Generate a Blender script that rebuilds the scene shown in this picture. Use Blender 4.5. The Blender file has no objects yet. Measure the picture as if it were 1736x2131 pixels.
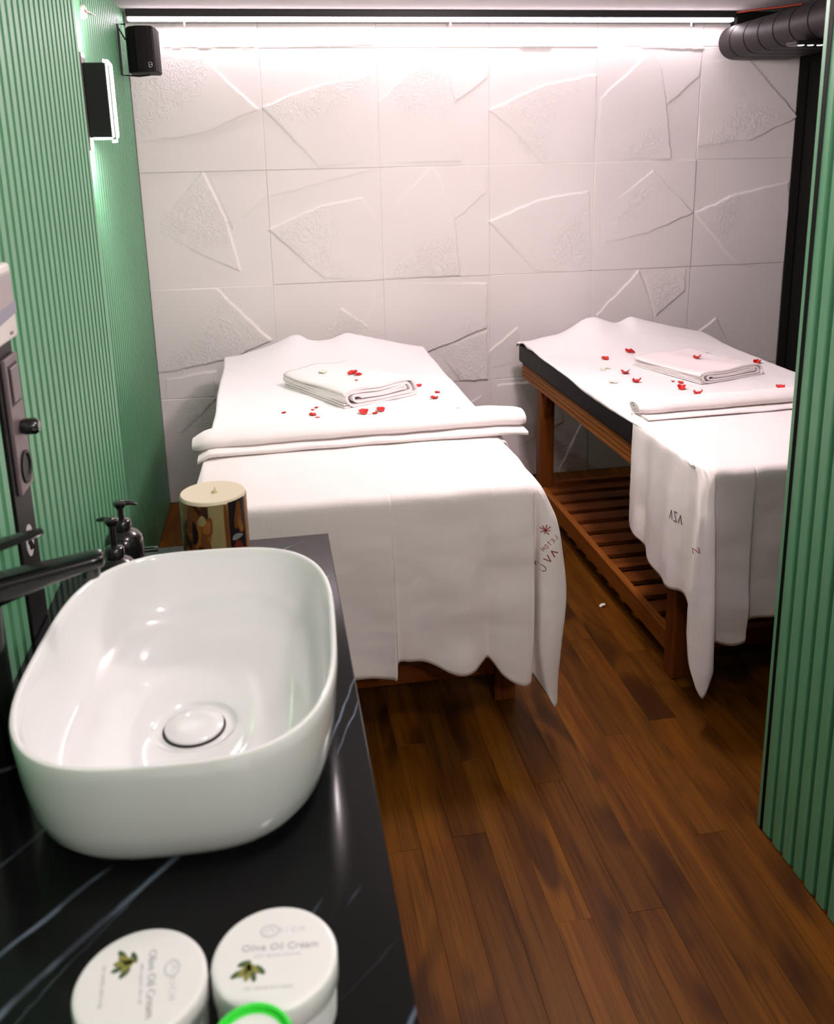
import bpy, bmesh, math, random
import numpy as np
from mathutils import Vector, Matrix
from mathutils.bvhtree import BVHTree
random.seed(7); rng = np.random.RandomState(7)
SC = bpy.context.scene
C = SC.collection
PI = math.pi

# ------------------------------------------------------------------ camera
FPX, YAW, PITCH, ROLL = 1861.0, .1604, .2500, -.0235
camd = bpy.data.cameras.new('camera'); cam = bpy.data.objects.new('camera', camd); C.objects.link(cam)
SC.camera = cam
camd.sensor_fit = 'HORIZONTAL'; camd.sensor_width = 36.0
camd.lens = FPX / 1736 * 36.0
camd.shift_x = (868 - 863) / 1736; camd.shift_y = -(1065.5 - 814) / 1736
camd.clip_start = .02
_f = Vector((math.sin(YAW)*math.cos(PITCH), math.cos(YAW)*math.cos(PITCH), -math.sin(PITCH)))
_r = Vector((math.cos(YAW), -math.sin(YAW), 0)); _u = _r.cross(_f)
_r2 = math.cos(ROLL)*_r + math.sin(ROLL)*_u; _u2 = -math.sin(ROLL)*_r + math.cos(ROLL)*_u
cam.matrix_world = Matrix(((_r2.x, _u2.x, -_f.x, 0), (_r2.y, _u2.y, -_f.y, 0), (_r2.z, _u2.z, -_f.z, 1.517), (0, 0, 0, 1)))
camd.dof.use_dof = True; camd.dof.focus_distance = 2.75; camd.dof.aperture_fstop = 7.5

# ------------------------------------------------------------------ world, exposure, room lamps
W = bpy.data.worlds.new('world'); SC.world = W; W.use_nodes = True
W.node_tree.nodes['Background'].inputs[0].default_value = (.9, .92, 1, 1)
W.node_tree.nodes['Background'].inputs[1].default_value = 0.05
SC.view_settings.view_transform = 'Standard'; SC.view_settings.look = 'None'
SC.view_settings.gamma = 1.0; SC.view_settings.use_curve_mapping = False
SC.view_settings.exposure = 0.78
def area(name, loc, size, power, color, rot=(0, 0, 0), size_y=None):
    l = bpy.data.lights.new(name, 'AREA'); l.energy = power; l.color = color; l.size = size
    if size_y: l.shape = 'RECTANGLE'; l.size_y = size_y
    o = bpy.data.objects.new(name, l); o.location = loc; o.rotation_euler = rot; C.objects.link(o)
    return o
def globe(name, loc, r, power, color):
    l = bpy.data.lights.new(name, 'POINT'); l.energy = power; l.color = color; l.shadow_soft_size = r
    o = bpy.data.objects.new(name, l); o.location = loc; C.objects.link(o)
globe('ceiling_lamp_beds', (.90, 2.50, 1.98), .09, 32, (1, .865, .885))
globe('ceiling_lamp_passage', (.36, .85, 2.02), .06, 10.5, (1, .865, .885))
globe('ceiling_lamp_entrance', (.62, -.70, 2.02), .08, 28, (1, .865, .875))

XL, XR, D, H = -.511, 2.516, 4.063, 2.141     # left wall, right wall, back wall, ceiling
XN = -.40                                      # face of the thicker near part of the left wall
XP, YP = 1.05, 1.625                           # right partition face and its free edge
ZC = .80                                       # counter top

# ------------------------------------------------------------------ helpers
def wloc(o):
    v = Vector((0, 0, 0))
    while o is not None: v = v + o.location; o = o.parent
    return v
def obj(name, bm, mat, parent=None, smooth=False, **props):
    me = bpy.data.meshes.new(name)
    if parent is not None:
        bmesh.ops.translate(bm, vec=-wloc(parent), verts=bm.verts)
    bm.to_mesh(me); bm.free()
    if mat: me.materials.append(mat)
    if smooth: me.shade_smooth(); me.set_sharp_from_angle(angle=.75)
    o = bpy.data.objects.new(name, me); C.objects.link(o)
    if parent is not None: o.parent = parent
    for k, v in props.items(): o[k] = v
    return o
def tag(o, label=None, cat=None, group=None, kind=None):
    if label: o['label'] = label
    if cat: o['category'] = cat
    if group: o['group'] = group
    if kind: o['kind'] = kind
    return o
def thing(name, label, cat, loc=(0, 0, 0), group=None):
    o = bpy.data.objects.new(name, None); o.empty_display_size = .05; C.objects.link(o); o.location = loc
    return tag(o, label, cat, group)
def NB(): return bmesh.new()
def box(bm, x0, x1, y0, y1, z0, z1, bev=0, seg=1):
    b2 = bmesh.new()
    m = Matrix.Translation(((x0+x1)/2, (y0+y1)/2, (z0+z1)/2)) @ Matrix.Diagonal((abs(x1-x0), abs(y1-y0), abs(z1-z0), 1))
    bmesh.ops.create_cube(b2, size=1, matrix=m)
    if bev: bmesh.ops.bevel(b2, geom=b2.edges[:], offset=bev, segments=seg, affect='EDGES', profile=.5)
    merge(bm, b2); return bm
def merge(bm, b2, mat=None):
    me = bpy.data.meshes.new('tmp'); b2.to_mesh(me); b2.free()
    if mat is not None: me.transform(mat)
    bm.from_mesh(me); bpy.data.meshes.remove(me)
def loft(bm, rings, closed=True, cap0=True, cap1=True):
    """rings: list of lists of 3D points, same length"""
    vs = [[bm.verts.new(p) for p in r] for r in rings]
    n = len(vs[0])
    for a, b in zip(vs[:-1], vs[1:]):
        for i in range(n if closed else n-1):
            j = (i+1) % n
            bm.faces.new((a[i], a[j], b[j], b[i]))
    if closed and cap0: bm.faces.new(vs[0][::-1])
    if closed and cap1: bm.faces.new(vs[-1])
    return vs
def lathe(bm, prof, cx, cy, seg=40, cap0=True, cap1=True):
    loft(bm, [[(cx+r*math.cos(2*PI*i/seg), cy+r*math.sin(2*PI*i/seg), z) for i in range(seg)] for r, z in prof], True, cap0, cap1)
    return bm
def tube(bm, pts, r, seg=10):
    pts = [Vector(p) for p in pts]; rings = []
    for i, p in enumerate(pts):
        t = (pts[min(i+1, len(pts)-1)] - pts[max(i-1, 0)]).normalized()
        a = Vector((0, 0, 1)) if abs(t.z) < .9 else Vector((1, 0, 0))
        n = t.cross(a).normalized(); b = t.cross(n)
        rr = r[i] if isinstance(r, (list, tuple)) else r
        rings.append([p + rr*(math.cos(2*PI*k/seg)*n + math.sin(2*PI*k/seg)*b) for k in range(seg)])
    loft(bm, rings); bmesh.ops.recalc_face_normals(bm, faces=bm.faces[:]); return bm
def prism(bm, poly, axis, a0, a1):
    """poly 2D points extruded along axis ('x','y','z')"""
    def P(u, v, w): return {'x': (w, u, v), 'y': (u, w, v), 'z': (u, v, w)}[axis]
    loft(bm, [[P(u, v, a0) for u, v in poly], [P(u, v, a1) for u, v in poly]])
    bmesh.ops.recalc_face_normals(bm, faces=bm.faces[:]); return bm

# ------------------------------------------------------------------ materials
def new_mat(name):
    m = bpy.data.materials.new(name); m.use_nodes = True
    nt = m.node_tree; b = nt.nodes['Principled BSDF']; return m, nt, b
def srgb(r, g, b):
    f = lambda c: (c/255/12.92) if c/255 <= .04045 else ((c/255+.055)/1.055)**2.4
    return (f(r), f(g), f(b), 1)
def plain(name, col, rough=.5, metal=0, bump=0, bscale=200, spec=.5, coat=0, emis=None, estr=0, var=0):
    m, nt, b = new_mat(name)
    b.inputs['Base Color'].default_value = col; b.inputs['Roughness'].default_value = rough
    b.inputs['Metallic'].default_value = metal; b.inputs['Specular IOR Level'].default_value = spec
    b.inputs['Coat Weight'].default_value = coat
    if emis: b.inputs['Emission Color'].default_value = emis; b.inputs['Emission Strength'].default_value = estr
    tc = nt.nodes.new('ShaderNodeTexCoord'); n = nt.nodes.new('ShaderNodeTexNoise')
    n.inputs['Scale'].default_value = bscale; n.inputs['Detail'].default_value = 3
    nt.links.new(tc.outputs['Object'], n.inputs['Vector'])
    if bump:
        bp = nt.nodes.new('ShaderNodeBump'); bp.inputs['Strength'].default_value = bump; bp.inputs['Distance'].default_value = .002
        nt.links.new(n.outputs['Fac'], bp.inputs['Height']); nt.links.new(bp.outputs['Normal'], b.inputs['Normal'])
    if var:
        n2 = nt.nodes.new('ShaderNodeTexNoise'); n2.inputs['Scale'].default_value = 6
        nt.links.new(tc.outputs['Object'], n2.inputs['Vector'])
        mx = nt.nodes.new('ShaderNodeMix'); mx.data_type = 'RGBA'
        mx.inputs['A'].default_value = col; mx.inputs['B'].default_value = tuple(c*(1-var) for c in col[:3]) + (1,)
        nt.links.new(n2.outputs['Fac'], mx.inputs['Factor']); nt.links.new(mx.outputs['Result'], b.inputs['Base Color'])
    return m
M = {}
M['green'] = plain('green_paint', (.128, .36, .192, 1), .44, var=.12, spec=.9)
M['groove_shade'] = plain('groove_shade_green', (.030, .20, .090, 1), .5, var=.12)  # darker copy of the slat green, groove shade put into its colour
M['ceiling'] = plain('ceiling_paint', (.50, .46, .46, 1), .9, bump=.05, bscale=60)
M['black_wall'] = plain('black_wall_paint', (.006, .005, .005, 1), .75, spec=.15, bump=.1, bscale=80)
M['black_metal'] = plain('black_powder_metal', (.012, .011, .011, 1), .45, bump=.1, bscale=400, spec=.3)
M['duct'] = plain('duct_black_metal', (.016, .011, .011, 1), .5, metal=.0, spec=.35, bump=.05, bscale=90)
M['seam'] = plain('duct_seam_black', (.004, .003, .003, 1), .7, spec=.1)
M['black_plastic'] = plain('black_plastic', (.010, .009, .009, 1), .25, coat=.3)
M['speaker'] = plain('speaker_plastic', (.009, .007, .007, 1), .6, bump=.25, bscale=900, spec=.2)
M['grille'] = plain('speaker_grille', (.012, .008, .008, 1), .7, bump=.6, bscale=1500, spec=.2)
M['faucet'] = plain('faucet_black_gloss', (.004, .004, .004, 1), .16, spec=.45)
M['glint_chrome'] = plain('glint_chrome', (.6, .6, .6, 1), .15, metal=1)
M['vinyl'] = plain('black_vinyl', (.013, .011, .012, 1), .6, bump=.3, bscale=500, spec=.3)
M['led'] = plain('led_diffuser', (1, 1, 1, 1), .4, emis=(1, .86, .93, 1), estr=13.5)
M['sconce_led'] = plain('sconce_led_diffuser', (1, 1, 1, 1), .4, emis=(1, .96, .98, 1), estr=24)
M['spot'] = plain('spot_lens', (1, 1, 1, 1), .3, emis=(1, .9, .85, 1), estr=1.5)
M['white_plastic'] = plain('white_plastic', (.72, .66, .63, 1), .4)
M['grey_window'] = plain('smoked_window', (.36, .31, .31, 1), .25)
M['blue_grey'] = plain('blue_grey_plastic', (.25, .24, .32, 1), .3)
M['plate'] = plain('brushed_dark_metal', (.20, .15, .16, 1), .42, metal=.35, bump=.05)
M['board'] = plain('black_gloss_board', (.006, .005, .005, 1), .45, spec=.25)
M['ceramic'] = plain('white_ceramic', (.80, .80, .79, 1), .07, coat=.6, spec=.5)
M['dark_gap'] = plain('dark_gap', (.01, .005, .006, 1), .5)
M['jar'] = plain('jar_white_plastic', (.80, .79, .78, 1), .35)
M['print'] = plain('grey_print', (.42, .42, .43, 1), .6)
M['print_light'] = plain('pale_grey_print', (.62, .62, .63, 1), .6)
M['olive'] = plain('olive_print', (.30, .29, .05, 1), .6, var=.5)
M['leaf'] = plain('olive_leaf_print', (.05, .09, .03, 1), .6)
M['green_plastic'] = plain('bright_green_plastic', (.05, .75, .06, 1), .3)
M['wax'] = plain('candle_wax', (.72, .62, .45, 1), .45)
M['wick'] = plain('candle_wick', (.62, .50, .30, 1), .8)
M['petal'] = plain('red_petal', (.72, .012, .006, 1), .45, var=.35)
M['petal_white'] = plain('white_petal', (.72, .72, .60, 1), .5, var=.1)
M['ink'] = plain('red_ink', (.30, .012, .015, 1), .8)
M['ink_dark'] = plain('dark_ink', (.07, .012, .012, 1), .8)
M['red_cable'] = plain('red_cable', (.45, .05, .015, 1), .4)
M['white_print'] = plain('white_badge', (.55, .52, .52, 1), .5)
M['soap'] = plain('soap_bottle_black', (.012, .009, .010, 1), .2, coat=.4)

def wall_mat():
    m, nt, b = new_mat('white_plaster_relief'); N = nt.nodes.new; L = nt.links.new
    b.inputs['Roughness'].default_value = .9; b.inputs['Specular IOR Level'].default_value = .2
    tc = N('ShaderNodeTexCoord'); at = N('ShaderNodeAttribute'); at.attribute_name = 'rough'
    def worm(sc, wid, dist, off):
        mp = N('ShaderNodeMapping'); mp.inputs['Location'].default_value = (off, 0, off); L(tc.outputs['Object'], mp.inputs['Vector'])
        r = N('ShaderNodeTexNoise'); r.inputs['Scale'].default_value = sc; r.inputs['Detail'].default_value = 1.0; r.inputs['Distortion'].default_value = dist
        L(mp.outputs[0], r.inputs['Vector'])
        sb = N('ShaderNodeMath'); sb.operation = 'SUBTRACT'; sb.inputs[1].default_value = .5; L(r.outputs['Fac'], sb.inputs[0])
        ab = N('ShaderNodeMath'); ab.operation = 'ABSOLUTE'; L(sb.outputs[0], ab.inputs[0])
        c = N('ShaderNodeMapRange'); c.inputs['From Min'].default_value = 0; c.inputs['From Max'].default_value = wid; c.inputs['To Min'].default_value = 1; c.inputs['To Max'].default_value = 0
        c.interpolation_type = 'SMOOTHSTEP'; L(ab.outputs[0], c.inputs['Value']); return c.outputs['Result']
    cr = N('ShaderNodeMath'); cr.operation = 'MAXIMUM'; L(worm(22, .045, .9, 0), cr.inputs[0]); L(worm(34, .05, 1.2, 7), cr.inputs[1])
    mu = N('ShaderNodeMath'); mu.operation = 'MULTIPLY'; L(cr.outputs[0], mu.inputs[0]); L(at.outputs['Fac'], mu.inputs[1])
    fn = N('ShaderNodeTexNoise'); fn.inputs['Scale'].default_value = 45; fn.inputs['Detail'].default_value = 4
    L(tc.outputs['Object'], fn.inputs['Vector'])
    ad = N('ShaderNodeMath'); ad.operation = 'MULTIPLY_ADD'; ad.inputs[1].default_value = .12
    L(fn.outputs['Fac'], ad.inputs[0]); L(mu.outputs[0], ad.inputs[2])
    bp = N('ShaderNodeBump'); bp.inputs['Strength'].default_value = .5; bp.inputs['Distance'].default_value = .0036
    L(ad.outputs[0], bp.inputs['Height']); L(bp.outputs['Normal'], b.inputs['Normal'])
    n2 = N('ShaderNodeTexNoise'); n2.inputs['Scale'].default_value = 2.5; L(tc.outputs['Object'], n2.inputs['Vector'])
    mx = N('ShaderNodeMix'); mx.data_type = 'RGBA'; mx.inputs['A'].default_value = (.86, .80, .785, 1); mx.inputs['B'].default_value = (.80, .735, .715, 1)
    L(n2.outputs['Fac'], mx.inputs['Factor']); L(mx.outputs['Result'], b.inputs['Base Color'])
    return m
M['plaster'] = wall_mat()

def cloth_mat(name, col, bs=.5):
    m, nt, b = new_mat(name); N = nt.nodes.new; L = nt.links.new
    b.inputs['Base Color'].default_value = col; b.inputs['Roughness'].default_value = 1; b.inputs['Specular IOR Level'].default_value = .05
    tc = N('ShaderNodeTexCoord')
    a = N('ShaderNodeTexNoise'); a.inputs['Scale'].default_value = 420; a.inputs['Detail'].default_value = 2
    c = N('ShaderNodeTexNoise'); c.inputs['Scale'].default_value = 9; c.inputs['Detail'].default_value = 3; c.inputs['Distortion'].default_value = .6
    L(tc.outputs['Object'], a.inputs['Vector']); L(tc.outputs['Object'], c.inputs['Vector'])
    b1 = N('ShaderNodeBump'); b1.inputs['Strength'].default_value = bs; b1.inputs['Distance'].default_value = .012
    b2 = N('ShaderNodeBump'); b2.inputs['Strength'].default_value = .5; b2.inputs['Distance'].default_value = .0012
    L(c.outputs['Fac'], b1.inputs['Height']); L(a.outputs['Fac'], b2.inputs['Height'])
    L(b1.outputs['Normal'], b2.inputs['Normal']); L(b2.outputs['Normal'], b.inputs['Normal'])
    return m
M['sheet'] = cloth_mat('white_terry_sheet', (.84, .80, .80, 1), .25)
M['towel'] = cloth_mat('white_terry_towel', (.85, .775, .765, 1), .16)

def wood_mat(name, c1, c2, c3, rough, axis='y', knots=False, rnd=.35, scale=1.0):
    m, nt, b = new_mat(name); N = nt.nodes.new; L = nt.links.new
    tc = N('ShaderNodeTexCoord'); oi = N('ShaderNodeObjectInfo')
    geo = N('ShaderNodeNewGeometry')
    off = N('ShaderNodeVectorMath'); off.operation = 'MULTIPLY_ADD'
    cmb = N('ShaderNodeCombineXYZ')
    for i in range(3): L(oi.outputs['Random'], cmb.inputs[i])
    off.inputs[1].default_value = (13.7, 7.1, 3.3)
    L(cmb.outputs[0], off.inputs[0]); L(geo.outputs['Position'], off.inputs[2])
    mp = N('ShaderNodeMapping')
    s = {'y': (22, 1.6, 22), 'x': (1.6, 22, 22), 'z': (22, 22, 1.6)}[axis]
    mp.inputs['Scale'].default_value = tuple(v*scale for v in s); L(off.outputs[0], mp.inputs['Vector'])
    n1 = N('ShaderNodeTexNoise'); n1.inputs['Scale'].default_value = 1.0; n1.inputs['Detail'].default_value = 6; n1.inputs['Distortion'].default_value = .8
    L(mp.outputs[0], n1.inputs['Vector'])
    mp2 = N('ShaderNodeMapping'); mp2.inputs['Scale'].default_value = tuple(v*scale for v in {'y': (150, 5, 150), 'x': (5, 150, 150), 'z': (150, 150, 5)}[axis])
    L(off.outputs[0], mp2.inputs['Vector'])
    n2 = N('ShaderNodeTexNoise'); n2.inputs['Scale'].default_value = 1.0; n2.inputs['Detail'].default_value = 3; L(mp2.outputs[0], n2.inputs['Vector'])
    mx = N('ShaderNodeMix'); mx.data_type = 'RGBA'; mx.inputs['A'].default_value = c1; mx.inputs['B'].default_value = c2
    mr = N('ShaderNodeMapRange'); mr.inputs['From Min'].default_value = .38; mr.inputs['From Max'].default_value = .66
    L(n1.outputs['Fac'], mr.inputs['Value']); L(mr.outputs['Result'], mx.inputs['Factor'])
    mx2 = N('ShaderNodeMix'); mx2.data_type = 'RGBA'; mx2.inputs['B'].default_value = c3
    mr2 = N('ShaderNodeMapRange'); mr2.inputs['From Min'].default_value = .5; mr2.inputs['From Max'].default_value = .75; mr2.inputs['To Max'].default_value = .55
    L(n2.outputs['Fac'], mr2.inputs['Value']); L(mr2.outputs['Result'], mx2.inputs['Factor']); L(mx.outputs['Result'], mx2.inputs['A'])
    last = mx2.outputs['Result']
    if knots:
        mp3 = N('ShaderNodeMapping'); mp3.inputs['Scale'].default_value = (6.5, 2.6, 6); L(off.outputs[0], mp3.inputs['Vector'])
        k = N('ShaderNodeTexNoise'); k.inputs['Scale'].default_value = 1; k.inputs['Detail'].default_value = 2; k.inputs['Distortion'].default_value = .5
        L(mp3.outputs[0], k.inputs['Vector'])
        km = N('ShaderNodeMapRange'); km.inputs['From Min'].default_value = .54; km.inputs['From Max'].default_value = .70; km.inputs['To Max'].default_value = .75
        km.interpolation_type = 'SMOOTHSTEP'; L(k.outputs['Fac'], km.inputs['Value'])
        mx3 = N('ShaderNodeMix'); mx3.data_type = 'RGBA'; mx3.inputs['B'].default_value = c3
        L(km.outputs['Result'], mx3.inputs['Factor']); L(last, mx3.inputs['A']); last = mx3.outputs['Result']
    hv = N('ShaderNodeHueSaturation')
    mr3 = N('ShaderNodeMapRange'); mr3.inputs['To Min'].default_value = 1-rnd; mr3.inputs['To Max'].default_value = 1+rnd
    L(oi.outputs['Random'], mr3.inputs['Value']); L(mr3.outputs['Result'], hv.inputs['Value']); L(last, hv.inputs['Color'])
    L(hv.outputs['Color'], b.inputs['Base Color'])
    b.inputs['Roughness'].default_value = rough; b.inputs['Specular IOR Level'].default_value = .10
    bp = N('ShaderNodeBump'); bp.inputs['Strength'].default_value = .25; bp.inputs['Distance'].default_value = .0015
    L(n2.outputs['Fac'], bp.inputs['Height']); L(bp.outputs['Normal'], b.inputs['Normal'])
    return m
M['floor'] = wood_mat('floor_oak', (.150, .052, .0032, 1), (.092, .027, .0015, 1), (.024, .0070, .0010, 1), .45, 'y', True, .32)
M['bedwood'] = wood_mat('bed_wood_y', (.30, .095, .015, 1), (.21, .060, .009, 1), (.10, .028, .005, 1), .4, 'y', False, .08)
M['bedwood_x'] = wood_mat('bed_wood_x', (.20, .055, .009, 1), (.14, .036, .006, 1), (.07, .02, .005, 1), .4, 'x', False, .08)
M['bedwood_z'] = wood_mat('bed_wood_z', (.20, .055, .009, 1), (.13, .034, .006, 1), (.06, .018, .005, 1), .4, 'z', False, .08)

def marble_mat():
    m, nt, b = new_mat('black_marble'); N = nt.nodes.new; L = nt.links.new
    geo = N('ShaderNodeNewGeometry')
    nz = N('ShaderNodeTexNoise'); nz.inputs['Scale'].default_value = 5; nz.inputs['Detail'].default_value = 5; L(geo.outputs['Position'], nz.inputs['Vector'])
    sep = N('ShaderNodeSeparateXYZ'); L(geo.outputs['Position'], sep.inputs[0])
    def mth(op, a, b=None, c=None):
        n = N('ShaderNodeMath'); n.operation = op
        for i, v in enumerate((a, b, c)):
            if v is None: continue
            if isinstance(v, (int, float)): n.inputs[i].default_value = v
            else: L(v, n.inputs[i])
        return n.outputs[0]
    n2 = N('ShaderNodeTexNoise'); n2.inputs['Scale'].default_value = 26; n2.inputs['Detail'].default_value = 4; L(geo.outputs['Position'], n2.inputs['Vector'])
    n3 = N('ShaderNodeTexNoise'); n3.inputs['Scale'].default_value = 14; n3.inputs['Detail'].default_value = 2; L(geo.outputs['Position'], n3.inputs['Vector'])
    def vein(p, q, w, st, wob):
        dx, dy = q[0]-p[0], q[1]-p[1]; l = math.hypot(dx, dy); dx /= l; dy /= l
        t = mth('ADD', mth('MULTIPLY', sep.outputs[0], dx), mth('MULTIPLY_ADD', sep.outputs[1], dy, -(p[0]*dx+p[1]*dy)))
        d = mth('ADD', mth('MULTIPLY', sep.outputs[0], -dy), mth('MULTIPLY_ADD', sep.outputs[1], dx, (p[0]*dy-p[1]*dx)))
        d = mth('ADD', d, mth('MULTIPLY_ADD', nz.outputs['Fac'], wob, -wob*.5)); d = mth('ADD', d, mth('MULTIPLY_ADD', n2.outputs['Fac'], wob*.35, -wob*.175))
        m_ = N('ShaderNodeMapRange'); m_.interpolation_type = 'SMOOTHSTEP'; m_.inputs['From Max'].default_value = w; m_.inputs['To Min'].default_value = st; m_.inputs['To Max'].default_value = 0
        L(mth('ABSOLUTE', d), m_.inputs['Value'])
        e = N('ShaderNodeMapRange'); e.interpolation_type = 'SMOOTHSTEP'; e.inputs['From Max'].default_value = .03; L(mth('MINIMUM', t, mth('SUBTRACT', l, t)), e.inputs['Value'])
        k = N('ShaderNodeMapRange'); k.inputs['From Min'].default_value = .38; k.inputs['From Max'].default_value = .60; k.inputs['To Min'].default_value = .25; L(n3.outputs['Fac'], k.inputs['Value'])
        return mth('MULTIPLY', mth('MULTIPLY', m_.outputs['Result'], e.outputs['Result']), k.outputs['Result'])
    VS = [((-.33, .605), (-.125, .86), .0040, .55, .022), ((-.31, .72), (-.20, .845), .0034, .5, .018), ((-.29, .615), (-.17, .80), .0018, .25, .03), ((-.37, .80), (-.27, .93), .003, .4, .02),
          ((.035, .985), (.10, 1.17), .0016, .8, .018), ((.045, .97), (.095, 1.10), .0012, .7, .026), ((.0, 1.36), (.09, 1.50), .003, .35, .03), ((-.02, .70), (.02, .76), .0014, .35, .012), ((.035, .735), (.06, .77), .0012, .35, .01),
          ((.045, .55), (.10, .64), .0030, .6, .015), ((-.06, 1.58), (.05, 1.66), .0025, .35, .02), ((-.18, .56), (-.08, .70), .0016, .3, .02), ((-.39, 1.25), (-.32, 1.40), .003, .4, .02), ((.0, .62), (.09, .70), .0007, .12, .02), ((.0, .30), (.09, .42), .003, .4, .02), ((-.30, .25), (-.10, .50), .003, .4, .02)]
    out = None
    for v in VS:
        r = vein(v[0], v[1], v[2]*1.35, min(1, v[3]*1.6), v[4]); out = r if out is None else mth('MAXIMUM', out, r)
    mx = N('ShaderNodeMix'); mx.data_type = 'RGBA'; mx.inputs['A'].default_value = (.0055, .0052, .0058, 1); mx.inputs['B'].default_value = (.16, .20, .26, 1)
    L(out, mx.inputs['Factor']); L(mx.outputs['Result'], b.inputs['Base Color'])
    b.inputs['Roughness'].default_value = .14; b.inputs['Specular IOR Level'].default_value = .24
    return m
M['marble'] = marble_mat()

def candle_mat():
    m, nt, b = new_mat('candle_picture_wrap'); N = nt.nodes.new; L = nt.links.new
    tc = N('ShaderNodeTexCoord')
    n = N('ShaderNodeTexNoise'); n.inputs['Scale'].default_value = 24; n.inputs['Detail'].default_value = 3; n.inputs['Distortion'].default_value = .4
    L(tc.outputs['Object'], n.inputs['Vector'])
    cr = N('ShaderNodeValToRGB'); e = cr.color_ramp.elements
    e[0].position = .34; e[0].color = (.012, .006, .005, 1); e[1].position = .66; e[1].color = (.20, .13, .05, 1)
    for p, c in ((.43, (.05, .015, .006, 1)), (.50, (.20, .06, .012, 1)), (.56, (.30, .13, .03, 1))):
        x = e.new(p); x.color = c
    L(n.outputs['Fac'], cr.inputs['Fac']); L(cr.outputs['Color'], b.inputs['Base Color']); b.inputs['Roughness'].default_value = .3
    return m
M['wrap'] = candle_mat()
M['wrap_ochre'] = plain('wrap_ochre', (.26, .21, .085, 1), .35, var=.35)
M['wrap_brown'] = plain('wrap_brown', (.16, .05, .012, 1), .35, var=.5)
M['wrap_dark'] = plain('wrap_dark', (.010, .004, .008, 1), .35, var=.3)
M['wrap_red'] = plain('wrap_red', (.14, .02, .01, 1), .35, var=.3)
M['wrap_gold'] = plain('wrap_gold', (.26, .10, .015, 1), .35, var=.4)
M['wrap_cream'] = plain('wrap_cream', (.50, .33, .14, 1), .35, var=.3)
M['wrap_grey'] = plain('wrap_grey', (.20, .22, .20, 1), .35, var=.3)

# ================================================================== SETTING
# back wall: relief panels 0.5 x 0.5 m
wb = NB(); box(wb, XL-.1, XR+.1, D+.012, D+.10, 0, H)
wall_back = obj('wall_back', wb, M['plaster'], kind='structure')
# raised shards, x and z in mm; each slopes up from the first edge direction (dx,dz) to height h
SH = [
([(-498,1992),(-218,1970),(9,1755),(-235,1658),(-432,1632),(-533,1625)],(1,-.1),13),
([(22,1763),(272,1852),(503,1892),(509,1527),(255,1511),(145,1630)],(-.5,1),11),
([(776,2002),(526,1776),(518,1518),(894,1518),(864,1774),(799,1987)],(.55,.6),13),
([(869,1772),(1023,1875),(1023,2003),(805,2000)],(.2,-1),8),
([(-247,1501),(-166,1316),(-113,1064),(-301,1157),(-459,1264)],(.8,.3),10),
([(-135,1253),(7,1381),(494,1492),(-230,1501)],(.1,-1),6),
([(16,1244),(246,1339),(440,1376),(511,1259),(510,1005),(258,1016)],(-.9,.25),12),
([(763,1503),(514,1268),(510,1005),(884,1005),(860,1261),(804,1431)],(.9,-.3),13),
([(863,1261),(1010,1376),(1012,1498),(772,1505)],(.2,-1),8),
([(-225,996),(1,747),(-177,676),(-452,630),(-560,623),(-525,1000)],(.8,-.6),15),
([(327,877),(488,761),(487,598),(211,614)],(.3,.8),9),
([(510,986),(1011,964),(1008,751),(723,651),(405,700)],(.3,-.9),15),
([(1012,736),(1012,498),(881,502),(767,658)],(.8,-.6),13),
([(-365,1999),(12,2001),(19,2141),(-356,2141)],(.4,-1),11),
([(45,2141),(520,2141),(516,2011),(158,2001)],(.2,-1),8),
([(1161,1998),(1266,2120),(1316,1998)],(0,-1),13),
([(1665,2000),(2032,1984),(2024,2141),(1662,2141)],(.5,-1),10),
([(1021,1737),(1278,1841),(1523,1885),(1528,1705),(1515,1489),(1274,1501),(1118,1669)],(-.4,1),12),
([(1781,1988),(1544,1780),(1538,1508),(1899,1509),(1865,1751),(1820,1945)],(.9,.4),13),
([(1869,1751),(2022,1878),(2028,1980),(1822,1978)],(.1,-1),8),
([(2028,1937),(2262,1944),(2526,1686),(2298,1587),(2065,1562),(2025,1559)],(.9,-.5),13),
([(1018,1247),(1257,1339),(1501,1373),(1516,991),(1242,1011)],(-.8,.5),12),
([(1810,1458),(2020,1254),(1804,1170),(1583,1132),(1559,1270)],(1,-.3),13),
([(2027,1255),(2247,1339),(2505,1387),(2541,976),(2272,992)],(-.6,.8),12),
([(1762,994),(1554,789),(1559,622),(1859,605),(1840,798)],(-.1,.9),12),
([(1777,997),(2002,987),(2001,886),(1857,769)],(.4,-.8),9),
([(1161,748),(1017,634),(1036,557),(1208,585)],(-.4,.9),10),
([(2175,743),(2059,662),(2170,538),(2270,582)],(-.4,.9),10),
([(1371,-5),(1490,250),(1684,434),(1804,-40)],(-.6,.8),9),
([(-480,593),(-255,624),(-265,489),(-428,340),(-502,346)],(.9,.1),10),
([(545,480),(760,300),(980,420),(1000,20),(560,20)],(-.2,1),9),
([(1060,470),(1340,480),(1400,260),(1100,120)],(.5,.6),9),
([(30,470),(250,300),(480,420),(500,20),(60,20)],(-.2,1),9),
([(2060,470),(2250,300),(2480,420),(2500,20),(2060,20)],(-.2,1),9),
]
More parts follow.
